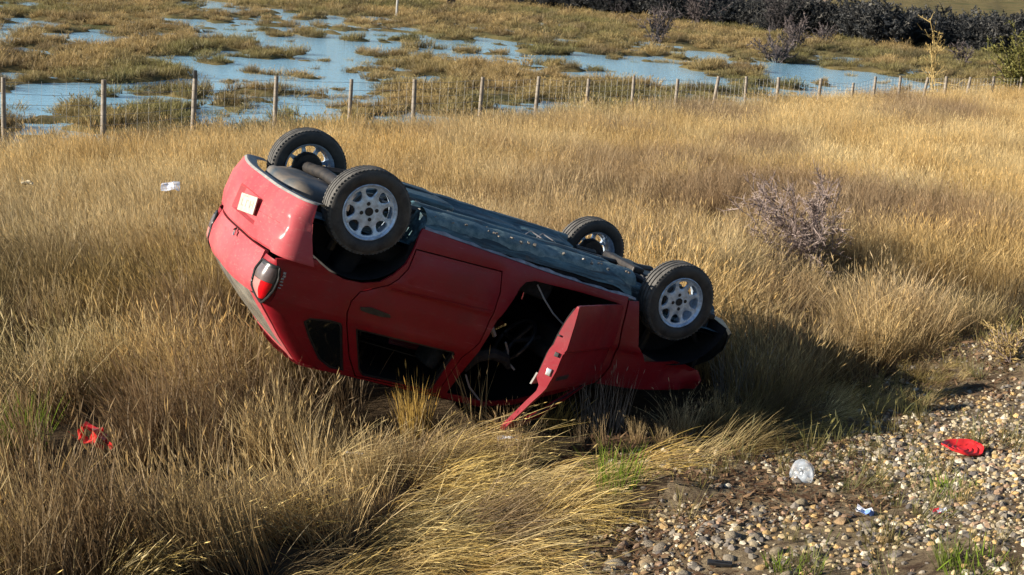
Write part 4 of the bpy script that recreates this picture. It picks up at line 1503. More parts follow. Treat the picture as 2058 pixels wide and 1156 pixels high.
tint = tint * (1 - .55 * np.clip((q2 - .55) * 6, 0, 1)[:, None]) + np.array((.13, .09, .055)) * .55 * np.clip((q2 - .55) * 6, 0, 1)[:, None]
far = np.clip((ty_ - 62) / 40, 0, 1)
s = (.30 + 1.25 * (fbm(tx * 1.0, ty_ * .8, 197, 3))) * rng.uniform(.75, 1.2, n) * (1 + .55 * far)
hgt = s * np.where(gz > WATER_Z + .05, 1.0, .6) * (1 - .25 * far)
P = np.stack([tx, ty_, gz], 1)
scatter("marsh_grass", TUS, P, lean_rot(-.15 + rng.normal(0, .14, n), rng.normal(0, .14, n), rng.uniform(0, 6.28, n)), np.stack([s * 1.15, s * 1.15, hgt], 1), rng.integers(0, 6, n), tint * rng.uniform(.65, 1.25, n)[:, None], MARSH)


# ------------------------------------------------------------------ single tufts that stand out
def tuft_thing(name, label, x, y, tpl, tint, s=1.0, lean=(0, 0), group=None):
    V, F, BL, RN = tpl
    R = Matrix.Rotation(lean[0], 3, 'Y') @ Matrix.Rotation(lean[1], 3, 'X')
    me = mesh_data(name, [R @ Vector(p) * s for p in V], F, TUFT_MATS[tint], False)
    a = me.attributes.new("bl", 'FLOAT', 'POINT'); a.data.foreach_set('value', np.array(BL, np.float32))
    a = me.attributes.new("rnd", 'FLOAT', 'POINT'); a.data.foreach_set('value', np.array(RN, np.float32))
    o = link(name, me)
    o.location = (x, y, float(ground_z(np.array([x]), np.array([y]))[0]))
    return tag(o, label, "grass tuft", group or "grass tufts that stand out around the car and gravel")


def tuft_mat(name, col):
    m, nt, out = new_mat(name)
    bl = N(nt, "ShaderNodeAttribute", attribute_name="bl"); rn = N(nt, "ShaderNodeAttribute", attribute_name="rnd")
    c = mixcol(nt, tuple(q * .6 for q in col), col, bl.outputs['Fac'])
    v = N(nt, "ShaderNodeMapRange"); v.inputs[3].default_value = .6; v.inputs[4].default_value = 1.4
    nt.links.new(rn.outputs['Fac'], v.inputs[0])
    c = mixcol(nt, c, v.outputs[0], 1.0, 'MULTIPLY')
    d = N(nt, "ShaderNodeBsdfDiffuse"); t = N(nt, "ShaderNodeBsdfTranslucent")
    nt.links.new(c, d.inputs[0]); nt.links.new(c, t.inputs[0])
    mx_ = N(nt, "ShaderNodeMixShader"); mx_.inputs[0].default_value = .4
    nt.links.new(d.outputs[0], mx_.inputs[1]); nt.links.new(t.outputs[0], mx_.inputs[2])
    nt.links.new(mx_.outputs[0], out.inputs[0])
    return m


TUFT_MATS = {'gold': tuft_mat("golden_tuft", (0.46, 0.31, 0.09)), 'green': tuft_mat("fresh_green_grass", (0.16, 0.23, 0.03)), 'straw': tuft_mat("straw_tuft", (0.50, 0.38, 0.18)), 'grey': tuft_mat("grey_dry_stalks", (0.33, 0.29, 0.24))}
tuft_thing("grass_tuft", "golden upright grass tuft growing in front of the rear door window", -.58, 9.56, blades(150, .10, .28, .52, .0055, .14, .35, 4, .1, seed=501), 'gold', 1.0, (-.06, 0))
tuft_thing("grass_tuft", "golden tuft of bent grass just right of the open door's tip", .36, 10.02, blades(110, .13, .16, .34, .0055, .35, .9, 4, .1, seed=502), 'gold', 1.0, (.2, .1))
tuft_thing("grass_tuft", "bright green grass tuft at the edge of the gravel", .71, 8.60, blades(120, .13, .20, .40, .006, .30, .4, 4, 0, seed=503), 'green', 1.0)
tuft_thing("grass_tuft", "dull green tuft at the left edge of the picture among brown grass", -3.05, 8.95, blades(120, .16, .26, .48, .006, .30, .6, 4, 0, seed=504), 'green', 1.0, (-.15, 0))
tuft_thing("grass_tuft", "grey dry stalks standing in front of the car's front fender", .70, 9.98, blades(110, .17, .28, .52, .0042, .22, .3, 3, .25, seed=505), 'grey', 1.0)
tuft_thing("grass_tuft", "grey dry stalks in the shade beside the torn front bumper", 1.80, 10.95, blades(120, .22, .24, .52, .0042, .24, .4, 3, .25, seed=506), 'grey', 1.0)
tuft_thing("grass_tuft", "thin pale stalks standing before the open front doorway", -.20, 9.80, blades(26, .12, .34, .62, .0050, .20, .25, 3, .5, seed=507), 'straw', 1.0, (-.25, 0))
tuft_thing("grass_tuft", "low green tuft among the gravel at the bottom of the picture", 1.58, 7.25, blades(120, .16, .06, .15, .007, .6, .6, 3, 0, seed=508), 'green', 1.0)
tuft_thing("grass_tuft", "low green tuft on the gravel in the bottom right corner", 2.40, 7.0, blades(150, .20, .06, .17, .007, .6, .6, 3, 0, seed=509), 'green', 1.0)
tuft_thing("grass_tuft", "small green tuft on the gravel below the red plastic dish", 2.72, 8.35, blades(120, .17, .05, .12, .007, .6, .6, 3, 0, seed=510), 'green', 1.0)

# ------------------------------------------------------------------ stones of the bank
def stone_shape(seed, flat=.6):
    bm = bmesh.new()
    bmesh.ops.create_icosphere(bm, subdivisions=1, radius=1.0)
    es = [e for e in bm.edges]
    r = np.random.default_rng(seed)
    bmesh.ops.subdivide_edges(bm, edges=r.permutation(len(es))[:8].tolist() and [es[i] for i in r.permutation(len(es))[:8]], cuts=1)
    bmesh.ops.triangulate(bm, faces=bm.faces)
    sx, sy, sz = 1.0, r.uniform(.62, .95), flat * r.uniform(.75, 1.2)
    for v in bm.verts:
        q = v.co.normalized() * (1 + r.uniform(-.16, .16))
        q = Vector((abs(q.x) ** .9 * (1 if q.x > 0 else -1), abs(q.y) ** .9 * (1 if q.y > 0 else -1), q.z))
        v.co = (q.x * sx, q.y * sy, q.z * sz)
    bm.verts.index_update()
    V = [tuple(v.co) for v in bm.verts]; F = [tuple(v.index for v in f.verts) for f in bm.faces]
    bm.free()
    return V, F


STOPS = [(0.0, (0.33, 0.26, 0.15)), (.18, (0.23, 0.20, 0.16)), (.36, (0.40, 0.33, 0.22)), (.52, (0.16, 0.14, 0.12)), (.66, (0.40, 0.27, 0.12)), (.80, (0.27, 0.18, 0.12)), (.9, (0.46, 0.41, 0.32)), (1.0, (0.09, 0.08, 0.075))]
STOPS = [(a_, tuple(.88 * q for q in b_)) for a_, b_ in STOPS]
STONE, nt, out = new_mat("river_stone")
p = N(nt, "ShaderNodeBsdfPrincipled"); p.inputs['Roughness'].default_value = .8; p.inputs['Specular IOR Level'].default_value = .25
oi = N(nt, "ShaderNodeObjectInfo")
c = ramp(nt, oi.outputs['Random'], STOPS)
c = mixcol(nt, c, (0.10, 0.075, 0.05), ramp(nt, noise(nt, 2.5, 6, .7), [(.5, (0, 0, 0)), (.72, (.75, .75, .75))]))
c = mixcol(nt, c, ramp(nt, noise(nt, 7, 5, .7), [(.3, (.7, .7, .7)), (.7, (1.2, 1.2, 1.2))]), 1.0, 'MULTIPLY')
nt.links.new(c, p.inputs['Base Color'])
nt.links.new(bump(nt, noise(nt, 6, 6, .7), .5, .08), p.inputs['Normal'])
nt.links.new(p.outputs[0], out.inputs[0])

PEB, nt, out = new_mat("pebble_stone")
p = N(nt, "ShaderNodeBsdfPrincipled"); p.inputs['Roughness'].default_value = .85; p.inputs['Specular IOR Level'].default_value = .2
it = N(nt, "ShaderNodeAttribute", attribute_name="itint", attribute_type='INSTANCER')
c = mixcol(nt, it.outputs['Color'], ramp(nt, noise(nt, 3, 5, .7), [(.3, (.65, .65, .65)), (.7, (1.2, 1.2, 1.2))]), 1.0, 'MULTIPLY')
nt.links.new(c, p.inputs['Base Color'])
nt.links.new(p.outputs[0], out.inputs[0])


def gz1(x, y): return float(ground_z(np.array([x]), np.array([y]))[0])


st_me = []
for k in range(10):
    V, F = stone_shape(600 + k, .55 if k < 7 else .36)
    st_me.append(mesh_data("stone", V, F, STONE, True, 62))
cand = []
sx = rng.uniform(-.6, 6.0, 9000); sy = rng.uniform(4.4, 14.0, 9000)
vv, ed = v_of(sx, sy), bank_edge(sx, sy)
ok = (np.abs(sx) < .36 * sy + .4) & (vv < ed + .3) & (vv > .9)
sx, sy, vv, ed = sx[ok], sy[ok], vv[ok], ed[ok]
fixed = [(1.3, 7.7, .066), (0.83, 7.53, .06), (1.94, 7.93, .045), (0.92, 7.66, .05), (2.07, 7.82, .062), (0.71, 7.76, .045), (1.51, 7.47, .043), (1.41, 7.58, .038), (1.7, 7.4, .042), (1.08, 7.38, .048), (0.58, 7.64, .04), (0.64, 7.41, .048), (1.68, 7.89, .036), (2.52, 9.4, .05), (2.06, 9.1, .028), (0.84, 8.03, .034), (1.02, 7.82, .036), (1.15, 7.62, .03), (1.4, 7.29, .04), (1.82, 7.6, .03), (1.56, 7.83, .036), (1.84, 7.3, .03)]
placed = list(fixed)
i = 0
while len(placed) < 300 and i < len(sx):
    x, y = sx[i], sy[i]
    i += 1
    near = math.exp(-((x - 1.1) / .7) ** 2 - ((y - 7.4) / .7) ** 2)
    pz = .020 + .026 * near * rng.uniform(.3, 1.2) + .026 * rng.uniform() ** 2.0
    if rng.uniform() > .22 + .75 * near + .2 * (y < 9): continue
    if all((x - a) ** 2 + (y - b) ** 2 > (pz + r_) ** 2 * 1.1 for a, b, r_ in placed):
        placed.append((x, y, pz))
for k, (x, y, r_) in enumerate(placed):
    o = link("stone", st_me[k % 10] if k != 4 else st_me[8], bank)
    o.location = (x, y, gz1(x, y) + r_ * .04)
    o.rotation_euler = (rng.normal(0, .25), rng.normal(0, .25), rng.uniform(0, 6.28))
    q = r_ * rng.uniform(.9, 1.15)
    o.scale = (q, q, q * rng.uniform(.85, 1.2))

PEBT = []
for k in range(5):
    bm = bmesh.new(); bmesh.ops.create_icosphere(bm, subdivisions=1, radius=1.0)
    r = np.random.default_rng(700 + k)
    V = [tuple(np.array(v.co) * (1 + r.uniform(-.2, .2)) * np.array([1, r.uniform(.7, 1), .6])) for v in bm.verts]
    F = [tuple(v.index for v in f.verts) for f in bm.faces]; bm.free()
    PEBT.append((V, F, [1] * len(V), [.5] * len(V)))
px_, py_ = jitter_points(-1, 8, 4, 10, 700)
px2, py2 = jitter_points(0, 9, 10, 17, 330)
px_, py_ = np.concatenate([px_, px2]), np.concatenate([py_, py2])
vv, ed = v_of(px_, py_), bank_edge(px_, py_)
den = fbm(px_ * 1.4, py_ * 1.4, 211, 3)
keep = (np.abs(px_) < .36 * py_ + .6) & (vv > .6) & (vv < ed + .4) & (rng.uniform(size=len(px_)) < np.clip((den - .31) * 6, .14, 1) * np.clip((ed + .5 - vv) / .8, .05, 1))
px_, py_ = px_[keep], py_[keep]; n = len(px_)
sz = (.009 + .027 * rng.uniform(size=n) ** 2.0)
pal = np.array([c_ for _, c_ in STOPS])
tint = pal[rng.integers(0, 8, n)] * rng.uniform(.8, 1.35, n)[:, None]
P = np.stack([px_, py_, ground_z(px_, py_) + sz * .05], 1)
pb = scatter("pebbles", PEBT, P, np.stack([rng.normal(0, .3, n), rng.normal(0, .3, n), rng.uniform(0, 6.28, n)], 1), np.repeat(sz[:, None], 3, 1), rng.integers(0, 5, n), tint, PEB)
pb.parent = bank

# dead plant litter: brown flakes and bits of stalk
FLK = []
for k in range(4):
    r = np.random.default_rng(800 + k); V, F = [], []
    for _ in range(16):
        c = np.array([r.normal(0, .05), r.normal(0, .05), r.uniform(0, .012)]); a = r.uniform(0, 6.28); l = r.uniform(.012, .05); w_ = r.uniform(.003, .009)
        d1 = np.array([math.cos(a), math.sin(a), r.normal(0, .25)]) * l; d2 = np.array([-math.sin(a), math.cos(a), r.normal(0, .4)]) * w_
        n0 = len(V); V += [c - d1, c - d2, c + d1, c + d2]; F.append((n0, n0 + 1, n0 + 2, n0 + 3))
    FLK.append((V, F, [1] * len(V), list(r.uniform(size=len(V)))))
lx, ly = jitter_points(-1, 9, 4, 16, 60)
vv, ed = v_of(lx, ly), bank_edge(lx, ly)
den = fbm(lx * .9 + 3, ly * .9, 221, 3)
keep = (np.abs(lx) < .36 * ly + .6) & (vv > .8) & (vv < ed + .9) & ((den > .56) | (vv > ed - .7) | ((lx - 1.7) ** 2 + (ly - 8.6) ** 2 < .5)) 
lx, ly = lx[keep], ly[keep]; n = len(lx)
P = np.stack([lx, ly, ground_z(lx, ly) + .004], 1)
tint = mix3((0.09, 0.045, 0.025), (0.24, 0.15, 0.08), rng.uniform(size=n))
scatter("dead_plant_litter", FLK, P, np.stack([0 * lx, 0 * lx, rng.uniform(0, 6.28, n)], 1), np.repeat(rng.uniform(.7, 1.5, n)[:, None], 3, 1), rng.integers(0, 4, n), tint, GRASS)

# ------------------------------------------------------------------ fence
WOOD = principled("weathered_fence_wood", (0.27, 0.24, 0.205), .85, var=(0.15, 0.125, 0.10), vscale=9, bscale=30, bstr=.5, spec=.2)
WIRE = principled("galvanised_wire", (0.34, 0.34, 0.34), .5, metal=.6)
fence = empty("wire_fence", (-8.73, 25.0, -.6))
tag(fence, "grey wooden post and wire fence running along the far edge of the dry field", "fence")
FP = [(-10.1, 23.65), (-8.73, 25.0), (-7.42, 26.3), (-6.12, 27.59), (-4.82, 28.88), (-3.53, 30.16), (-2.32, 31.36), (-0.98, 32.69), (0.24, 33.9), (1.44, 35.09), (2.59, 36.23), (3.74, 37.37), (4.79, 38.42), (5.77, 39.39), (6.75, 40.36), (8.11, 41.71), (9.28, 42.87), (10.08, 43.66), (11.03, 44.6), (11.96, 45.53), (12.9, 46.46), (13.8, 47.36), (15.0, 48.6), (16.3, 49.9)]
LEAN = {7: .03, 8: .04, 12: .10, 15: .03, 18: .0, 19: .13, 20: .0, 21: .10, 5: .02, 1: -.01}
off = np.array([-8.73, 25.0, -.6])
tops = []
r = np.random.default_rng(31)
for k, (x, y) in enumerate(FP):
    zt = np.interp(x, [-10, -8.7, 12.9, 16], [.53, .52, .17, .12]) + r.uniform(-.05, .05)
    if k == 16: zt -= .14
    zb = gz1(x, y) - .25
    L = LEAN.get(k, r.normal(0, .015)); rad = r.uniform(.040, .050)
    mb = MB()
    pth = [(x, y, zb), (x + L * .3, y, zb + (zt - zb) * .35), (x + L * .75, y, zb + (zt - zb) * .8), (x + L, y + .01, zt)]
    mb.tube([np.array(q) - off for q in pth], [rad * 1.1, rad * 1.03, rad * .97, rad * .9], 8)
    po = mb.build("post", WOOD, fence, angle=50)
    tops.append((x, y, zb, zt, L))
    if k == 3:
        c = np.array([x + L, y, zt]) - off
        MB().tube([c, c + np.array([-.004, 0, .07]), c + np.array([-.004, 0, .15])], [.040, .042, .036], 8).build("post_cap", BLACK_PLASTIC, po)
for j, f in enumerate([.30, .43, .56, .69, .82, .95]):
    pth = []
    for k, (x, y, zb, zt, L) in enumerate(tops):
        pth.append(np.array([x + L * f, y - .045, zb + .25 + (zt - zb - .25) * f]) - off)
        if k < len(tops) - 1:
            x2, y2, zb2, zt2, L2 = tops[k + 1]
            a = pth[-1]; b = np.array([x2 + L2 * f, y2 - .045, zb2 + .25 + (zt2 - zb2 - .25) * f]) - off
            pth.append((a + b) / 2 - np.array([0, 0, r.uniform(.005, .03)]))
    MB().tube(pth, .0032, 4).build("wire", WIRE, fence)
sw_ = MB()
for k in range(len(tops) - 1):
    a, b = tops[k], tops[k + 1]
    for q in np.linspace(0, 1, 9)[1:-1]:
        x, y = a[0] + (b[0] - a[0]) * q, a[1] + (b[1] - a[1]) * q - .045
        zb, zt = a[2] + (b[2] - a[2]) * q + .25, a[3] + (b[3] - a[3]) * q
        sw_.tube([np.array([x, y, zb]) - off, np.array([x, y, zt - .05]) - off], .0022, 3, cap=False)
o = sw_.build("mesh_wire", WIRE, fence); o['kind'] = 'stuff'

fp = MB(); fp.tube([(0, 0, -.2), (0, 0, .5), (.01, 0, 1.05)], [.07, .065, .06], 8); fp.box((0, -.07, .95), (.18, .03, .08))
o = fp.build("marker_post", PALE_TRIM); o.location = (-6.93, 78.3, gz1(-6.93, 78.3))
tag(o, "lone pale post standing far off in the marsh grass", "post")


# ------------------------------------------------------------------ shrubs
def twigs(n_main, h, spread, seed, n2=8, n3=5, rad=.012, lean=(0, 0), droop=.0, fine=.004):
    """branching twigs: main stems as tubes, the rest as thin crossed ribbons"""
    r = np.random.default_rng(seed)
    st, cr = MB(), MB()

    def rib(p, q, w):
        d = q - p
        for k in range(2):
            s_ = np.cross(d, r.normal(size=3)); s_ = s_ / (np.linalg.norm(s_) + 1e-9) * w
            cr.add([p - s_, p + s_, q + s_ * .35, q - s_ * .35], [(0, 1, 2, 3)])
    for _ in range(n_main):
        az = r.uniform(0, 6.28); el = r.uniform(.15, 1.0)
        d = np.array([math.cos(az) * spread * el + lean[0], math.sin(az) * spread * el + lean[1], 1.0]); d /= np.linalg.norm(d)
        L = h * r.uniform(.55, 1.05)
        p = np.array([r.normal(0, .06 * h), r.normal(0, .06 * h), -.05]); pts = [p.copy()]
        dd = d.copy()
        for k in range(5):
            dd = dd + r.normal(0, .14, 3) - np.array([0, 0, droop]); dd /= np.linalg.norm(dd)
            p = p + dd * L / 5; pts.append(p.copy())
        st.tube(pts, list(np.linspace(rad, rad * .3, 6)), 5, cap=False)
        for j in range(n2):
            f = r.uniform(.2, 1.0); i = min(4, int(f * 5)); q = pts[i] + (pts[i + 1] - pts[i]) * (f * 5 - i)
            d2 = (pts[i + 1] - pts[i]) / (L / 5) + r.normal(0, .65, 3); d2 /= np.linalg.norm(d2)
            l2 = L * r.uniform(.15, .38) * (1.15 - f * .6)
            e = q + d2 * l2
            rib(q, e, fine * 1.5)
            for m in range(n3):
                g = r.uniform(.25, 1.0); b = q + (e - q) * g
                d3 = d2 + r.normal(0, .7, 3); d3 /= np.linalg.norm(d3)
                rib(b, b + d3 * l2 * r.uniform(.2, .5), fine)
    return st, cr


TWIG_GREY = principled("bare_grey_twigs", (0.22, 0.165, 0.15), .85, var=(0.32, 0.26, 0.235), vscale=8, spec=.2)
TWIG_DARK = principled("dark_shrub_twigs", (0.035, 0.032, 0.036), .85, var=(0.07, 0.06, 0.058), vscale=3, spec=.2)
TWIG_PURP = principled("purplish_shrub_twigs", (0.085, 0.07, 0.072), .85, var=(0.14, 0.115, 0.11), vscale=3, spec=.2)
LEAF_YEL = principled("yellow_green_leaf", (0.10, 0.105, 0.025), .7, var=(0.17, 0.145, .04), vscale=3, spec=.25)
STALK_TAN = principled("tan_stalk", (0.40, 0.30, 0.13), .8, var=(.28, .20, .08), vscale=5, spec=.2)


def shrub(name, label, cat, x, y, h, mat_s, mat_c, seed, n_main=14, spread=.7, n2=8, n3=5, rad=.015, lean=(0, 0), fine=.006, group=None, leaf=0, leaf_mat=None, lsz=.03):
    e = empty(name, (x, y, gz1(x, y)))
    tag(e, label, cat, group)
    st, cr = twigs(n_main, h, spread, seed, n2, n3, rad, lean, 0, fine)
    st.build("stems", mat_s, e, angle=60)
    cr.build("twigs", mat_c, e, smooth=False)
    if leaf:
        r = np.random.default_rng(seed + 1); lf = MB(); V = np.array(cr.v)
        for _ in range(leaf):
            c = V[r.integers(len(V))] + r.normal(0, .02, 3)
            a, b = r.normal(size=3), r.normal(size=3)
            a = a / np.linalg.norm(a) * lsz; b = b / np.linalg.norm(b) * lsz * .4
            lf.add([c - a, c - b, c + a, c + b], [(0, 1, 2, 3)])
        o = lf.build("foliage", leaf_mat, e, smooth=False); o['kind'] = 'stuff'
    return e


shrub("dead_bush", "bare grey dead bush with long leaning twigs in the golden grass", "bush", 3.38, 16.3, 1.30, TWIG_GREY, TWIG_GREY, 901, 30, 1.15, 16, 9, .007, (-.66, 0), .0036)
shrub("broom_bush", "bushy yellow green shrub at the right end of the fence", "bush", 16.7, 50.6, 2.35, TWIG_DARK, LEAF_YEL, 902, 60, .62, 11, 6, .018, (0, 0), .012, None, 5200, LEAF_YEL, .055)
shrub("dry_stalk_plant", "tall thin tan stalk plant sticking up beside the fence", "plant", 12.9, 48.0, 2.75, STALK_TAN, STALK_TAN, 903, 5, .10, 12, 3, .022, (.06, 0), .011, None, 200, STALK_TAN, .04)
far_sh = [
    (6.1, 72.4, 1.5, 20, .75, 'P', "dark upright shrub in the marsh above the middle of the fence"),
    (10.6, 64.5, 1.25, 22, 1.0, 'P', "low spreading greyish shrub standing just behind the water on the right"),
    (12.9, 73.5, 1.3, 18, .95, 'P', "grey shrub directly behind the low spreading one on the right"),
    (14.2, 88.0, 1.9, 18, .7, 'D', "dark shrub standing before the thicket left of the bare sapling"),
    (10.0, 90.2, 1.7, 20, .85, 'P', "wide purplish grey shrub at the left part of the thicket's edge"),
    (5.4, 94.5, 1.0, 12, .6, 'D', "small dark shrub left of the wide purplish one, at the thicket's edge"),
    (16.1, 83.4, 1.0, 16, 1.0, 'P', "low pale grey shrub at the foot of the bare sapling"),
    (20.0, 70.0, 1.1, 10, .5, 'P', "small dull shrub in the marsh left of the yellow green shrub"),
    (-4.9, 92.0, .95, 10, .5, 'D', "small dark bush far off at the top edge, left of the thicket"),
]
for k, (x, y, h, nm, sp, c, lab) in enumerate(far_sh):
    m_ = TWIG_DARK if c == 'D' else TWIG_PURP
    shrub("shrub", lab, "shrub", x, y, h * 1.3, m_, m_, 910 + k, nm, sp, 10, 6, .022, (0, 0), .014, "shrubs scattered over the far marsh")
shrub("sapling", "thin bare pale sapling standing in front of the dark thicket", "sapling", 18.1, 95.0, 3.6, TWIG_GREY, TWIG_GREY, 930, 4, .10, 12, 4, .03, (0, 0), .014)
shrub("dead_bush", "dry brown brush on the torn-up earth at the right edge", "bush", 4.05, 11.6, .40, TWIG_GREY, STALK_TAN, 931, 26, 1.1, 9, 5, .006, (-.2, 0), .003)

# the dark thicket behind the marsh: one mass
TH = []
for k in range(5):
    st, cr = twigs(16, 1.0, .75, 950 + k, 10, 6, .012, (0, 0), .02, .0085)
    V = st.v + cr.v; n0 = len(st.v); F = list(st.f) + [tuple(i + n0 for i in f) for f in cr.f]
    r = np.random.default_rng(k); CV = np.array(cr.v); 
    for _ in range(420):
        c = CV[r.integers(len(CV))]; a, b = r.normal(size=3) * .022, r.normal(size=3) * .022
        i = len(V); V += [tuple(c - a), tuple(c - b), tuple(c + a), tuple(c + b)]; F.append((i, i + 1, i + 2, i + 3))
    TH.append((V, F, [1] * len(V), list(r.uniform(.2, .8, len(V)))))
line = np.array([(-1.5, 103.0), (4.5, 98.0), (9.0, 93.5), (16.7, 88.5), (19.8, 82.0), (28, 84.5), (42, 90)])
hx, hy_, hs = [], [], []
r = np.random.default_rng(960)
for _ in range(1500):
    q = r.uniform(-1.5, 42); yb = np.interp(q, line[:, 0], line[:, 1]) + 7 * (float(fbm(np.array([q * .45]), np.array([1.0]), 77, 3)[0]) - .45)
    dp = abs(r.normal(0, .45)) * (15 if q < 18 else 11)
    hx.append(q + r.normal(0, .5)); hy_.append(yb + dp)
    hs.append((np.interp(q, [-1.5, 6, 18, 25, 42], [1.1, 1.7, 2.0, 1.75, 1.7]) * r.uniform(.5, 1.2)) * (1 if dp < 6 else .9))
for _ in range(26):
    hx.append(-2.4 + r.normal(0, 1.3)); hy_.append(104 + r.uniform(0, 5)); hs.append(r.uniform(.6, 1.0))
hx, hy_, hs = np.array(hx), np.array(hy_), np.array(hs)
hs = hs * (1.0 + .15 * np.sin(hx * 1.7))
n = len(hx)
tint = mix3((0.026, 0.033, 0.042), (0.060, 0.060, 0.060), fbm(hx * .35, hy_ * .35, 231, 3) * 1.6 - .4)
scatter("thicket", TH, np.stack([hx, hy_, ground_z(hx, hy_)], 1), np.stack([0 * hx, 0 * hx, r.uniform(0, 6.28, n)], 1), np.stack([hs * 1.15, hs * 1.15, hs], 1), r.integers(0, 5, n), tint * r.uniform(.7, 1.2, n)[:, None], GRASS)

# ------------------------------------------------------------------ debris
RED_PLASTIC = principled("red_plastic", (0.55, 0.018, 0.022), .3, var=(.40, .02, .02), vscale=14, coat=.3)
WHITE_PAPER = principled("white_litter", (0.66, 0.68, 0.74), .7, var=(.5, .52, .6), vscale=10)
CLEAR, nt, out = new_mat("cloudy_clear_plastic")
pp = N(nt, "ShaderNodeBsdfPrincipled"); pp.inputs['Base Color'].default_value = (.50, .56, .64, 1); pp.inputs['Roughness'].default_value = .18
tr = N(nt, "ShaderNodeBsdfTransparent"); mx_ = N(nt, "ShaderNodeMixShader"); 
nt.links.new(ramp(nt, noise(nt, 14, 4, .6), [(.3, (.10, .10, .10)), (.7, (.42, .42, .42))]), mx_.inputs[0])
nt.links.new(tr.outputs[0], mx_.inputs[1]); nt.links.new(pp.outputs[0], mx_.inputs[2]); nt.links.new(mx_.outputs[0], out.inputs[0])
BLUE_PRINT = principled("blue_print", (.12, .22, .55), .6)


def crumple(n, sx, sy, amp, seed, mask=None):
    r = np.random.default_rng(seed); V, F = [], []
    h = r.normal(0, amp, (n, n))
    for i in range(n):
        for j in range(n):
            u, v = i / (n - 1) - .5, j / (n - 1) - .5
            V.append((u * sx + r.normal(0, .03) * sx, v * sy + r.normal(0, .03) * sy, h[i, j] + .5 * amp * math.sin(9 * u)))
    for i in range(n - 1):
        for j in range(n - 1):
            if mask is None or mask(i, j): F.append((i * n + j, (i + 1) * n + j, (i + 1) * n + j + 1, i * n + j + 1))
    return V, F


def litter(name, label, cat, x, y, z, V, F, mat, rot=(0, 0, 0), th=.002, group=None, mat2=None, pick=None):
    me = mesh_data(name, V, F, mat, False)
    if mat2 is not None:
        me.materials.append(mat2)
        for q in me.polygons:
            if pick(q.center): q.material_index = 1
    o = link(name, me); o.location = (x, y, gz1(x, y) + z); o.rotation_euler = rot
    md = o.modifiers.new("thickness", 'SOLIDIFY'); md.thickness = th
    return tag(o, label, cat, group)


V, F = crumple(4, .23, .16, .012, 1)
litter("paper_sheet", "crumpled white paper lying on the dry grass left of the car", "paper", -4.34, 18.38, .40, V, F, WHITE_PAPER, (.55, -.1, .2))
V, F = crumple(5, .15, .10, .025, 2)
litter("tan_scrap", "small pale tan scrap lying in the dry grass at far left", "litter", -6.2, 18.59, .38, V, F, principled("tan_scrap_paper", (.62, .52, .34), .8), (.4, .1, .5))
V, F = crumple(6, .19, .12, .028, 3, lambda i, j: (i * 7 + j * 3) % 9 != 4)
rd_ = litter("red_fragment", "broken red plastic piece caught in the brown grass at lower left", "car fragment", -2.43, 8.43, .30, V, F, RED_PLASTIC, (.75, .15, -.35), .004)
V, F = crumple(4, .09, .03, .01, 4)
litter("red_fragment", "small red plastic shard just right of the larger broken red piece", "car fragment", -2.33, 8.40, .25, V, F, RED_PLASTIC, (.9, .3, -.7), .004)

# oval red plastic dish with ridges
V, F = [], []
for i, (rr_, z) in enumerate([(.0, .0), (.22, .004), (.3, -.004), (.45, .006), (.55, -.002), (.72, .010), (.82, .002), (.93, .016), (1.0, .022), (1.0, .014)]):
    for j in range(40):
        a = 2 * math.pi * j / 40; k = 1 + .05 * math.sin(3 * a + 1) + .03 * math.sin(7 * a)
        V.append((.135 * rr_ * k * math.cos(a), .095 * rr_ * k * math.sin(a), z + .012 * (rr_ ** 2) * math.sin(2 * a)))
for i in range(9):
    for j in range(40):
        F.append((i * 40 + j, i * 40 + (j + 1) % 40, (i + 1) * 40 + (j + 1) % 40, (i + 1) * 40 + j))
litter("red_dish", "oval ridged red plastic dish lying on the gravel at right", "plastic dish", 2.97, 9.20, .06, V, F, RED_PLASTIC, (.20, .06, .1), .003)
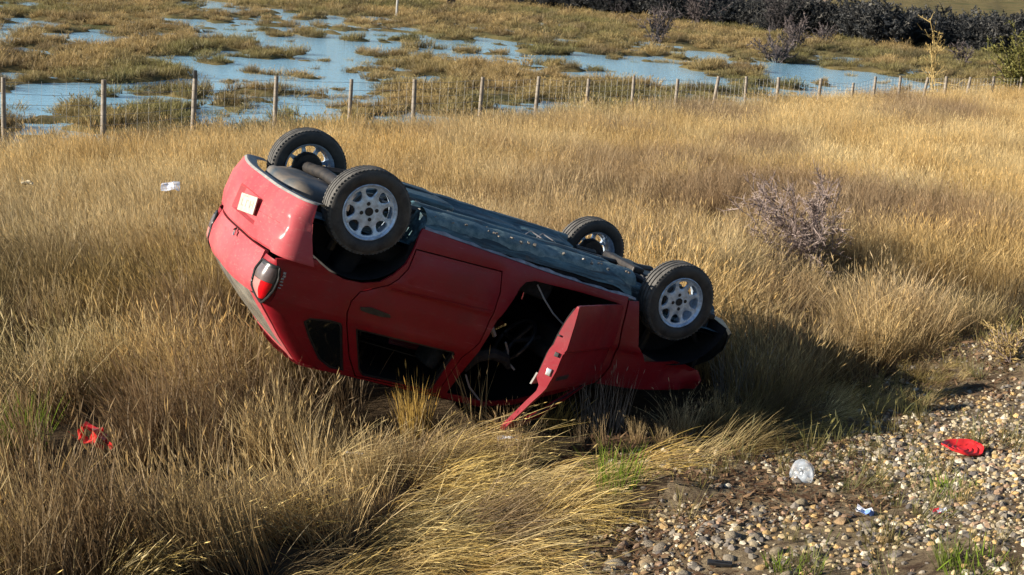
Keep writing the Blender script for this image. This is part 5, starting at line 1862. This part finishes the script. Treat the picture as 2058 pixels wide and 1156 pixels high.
# clear domed lamp glass
V, F = [], []
for i, (rr_, z) in enumerate([(1.0, 0), (1.02, .006), (.98, .012), (.93, .03), (.80, .048), (.6, .06), (.35, .066), (.02, .068)]):
    for j in range(32):
        a = 2 * math.pi * j / 32; k = 1 + (.10 * math.cos(a - 3.9) if i < 4 else 0)
        V.append((.078 * rr_ * k * math.cos(a), .088 * rr_ * k * math.sin(a), z * .42 + .010 * math.sin(3 * a + 9 * rr_)))
for i in range(7):
    for j in range(32):
        F.append((i * 32 + j, i * 32 + (j + 1) % 32, (i + 1) * 32 + (j + 1) % 32, (i + 1) * 32 + j))
o = litter("clear_cover", "round cloudy clear plastic cover standing tilted on the gravel", "plastic cover", 1.88, 8.80, .055, V, F, CLEAR, (.95, -.35, -.3), .003)
for q in o.data.polygons: q.use_smooth = True
V, F = crumple(5, .10, .06, .010, 6)
litter("wrapper", "crumpled white and blue wrapper lying among the pebbles", "wrapper", 2.10, 8.05, .02, V, F, WHITE_PAPER, (.3, .1, -.3), .001, "wrappers on the gravel", BLUE_PRINT, lambda c: c.x > .01 and c.y < .01)
V, F = crumple(5, .09, .05, .008, 7)
litter("wrapper", "small red and white wrapper lying on the gravel below the red dish", "wrapper", 2.5, 7.97, .02, V, F, WHITE_PAPER, (.35, -.1, .1), .001, "wrappers on the gravel", RED_PLASTIC, lambda c: c.x < -.01)
V, F = crumple(4, .13, .05, .006, 8)
litter("white_scrap", "white scrap lying in the grass below the tip of the open door", "litter", .04, 9.47, .07, V, F, WHITE_PAPER, (.2, 0, .1))
V, F = crumple(4, .11, .02, .006, 9)
litter("white_scrap", "thin white strip lying in the shaded grass left of the open door", "litter", -.92, 8.92, .12, V, F, WHITE_PAPER, (.1, .1, .1))
m = MB(); m.box((0, 0, .012), (.13, .030, .022), rx3(.3), bev=.005); m.box((.01, -.012, .028), (.09, .006, .006), bev=.002)
o = m.build("black_fragment", BLACK_PLASTIC); o.location = (1.19, 7.34, gz1(1.19, 7.34) + .015); o.rotation_euler = (0, 0, -.1)
tag(o, "black plastic strip lying among the larger stones at the bottom", "car fragment")
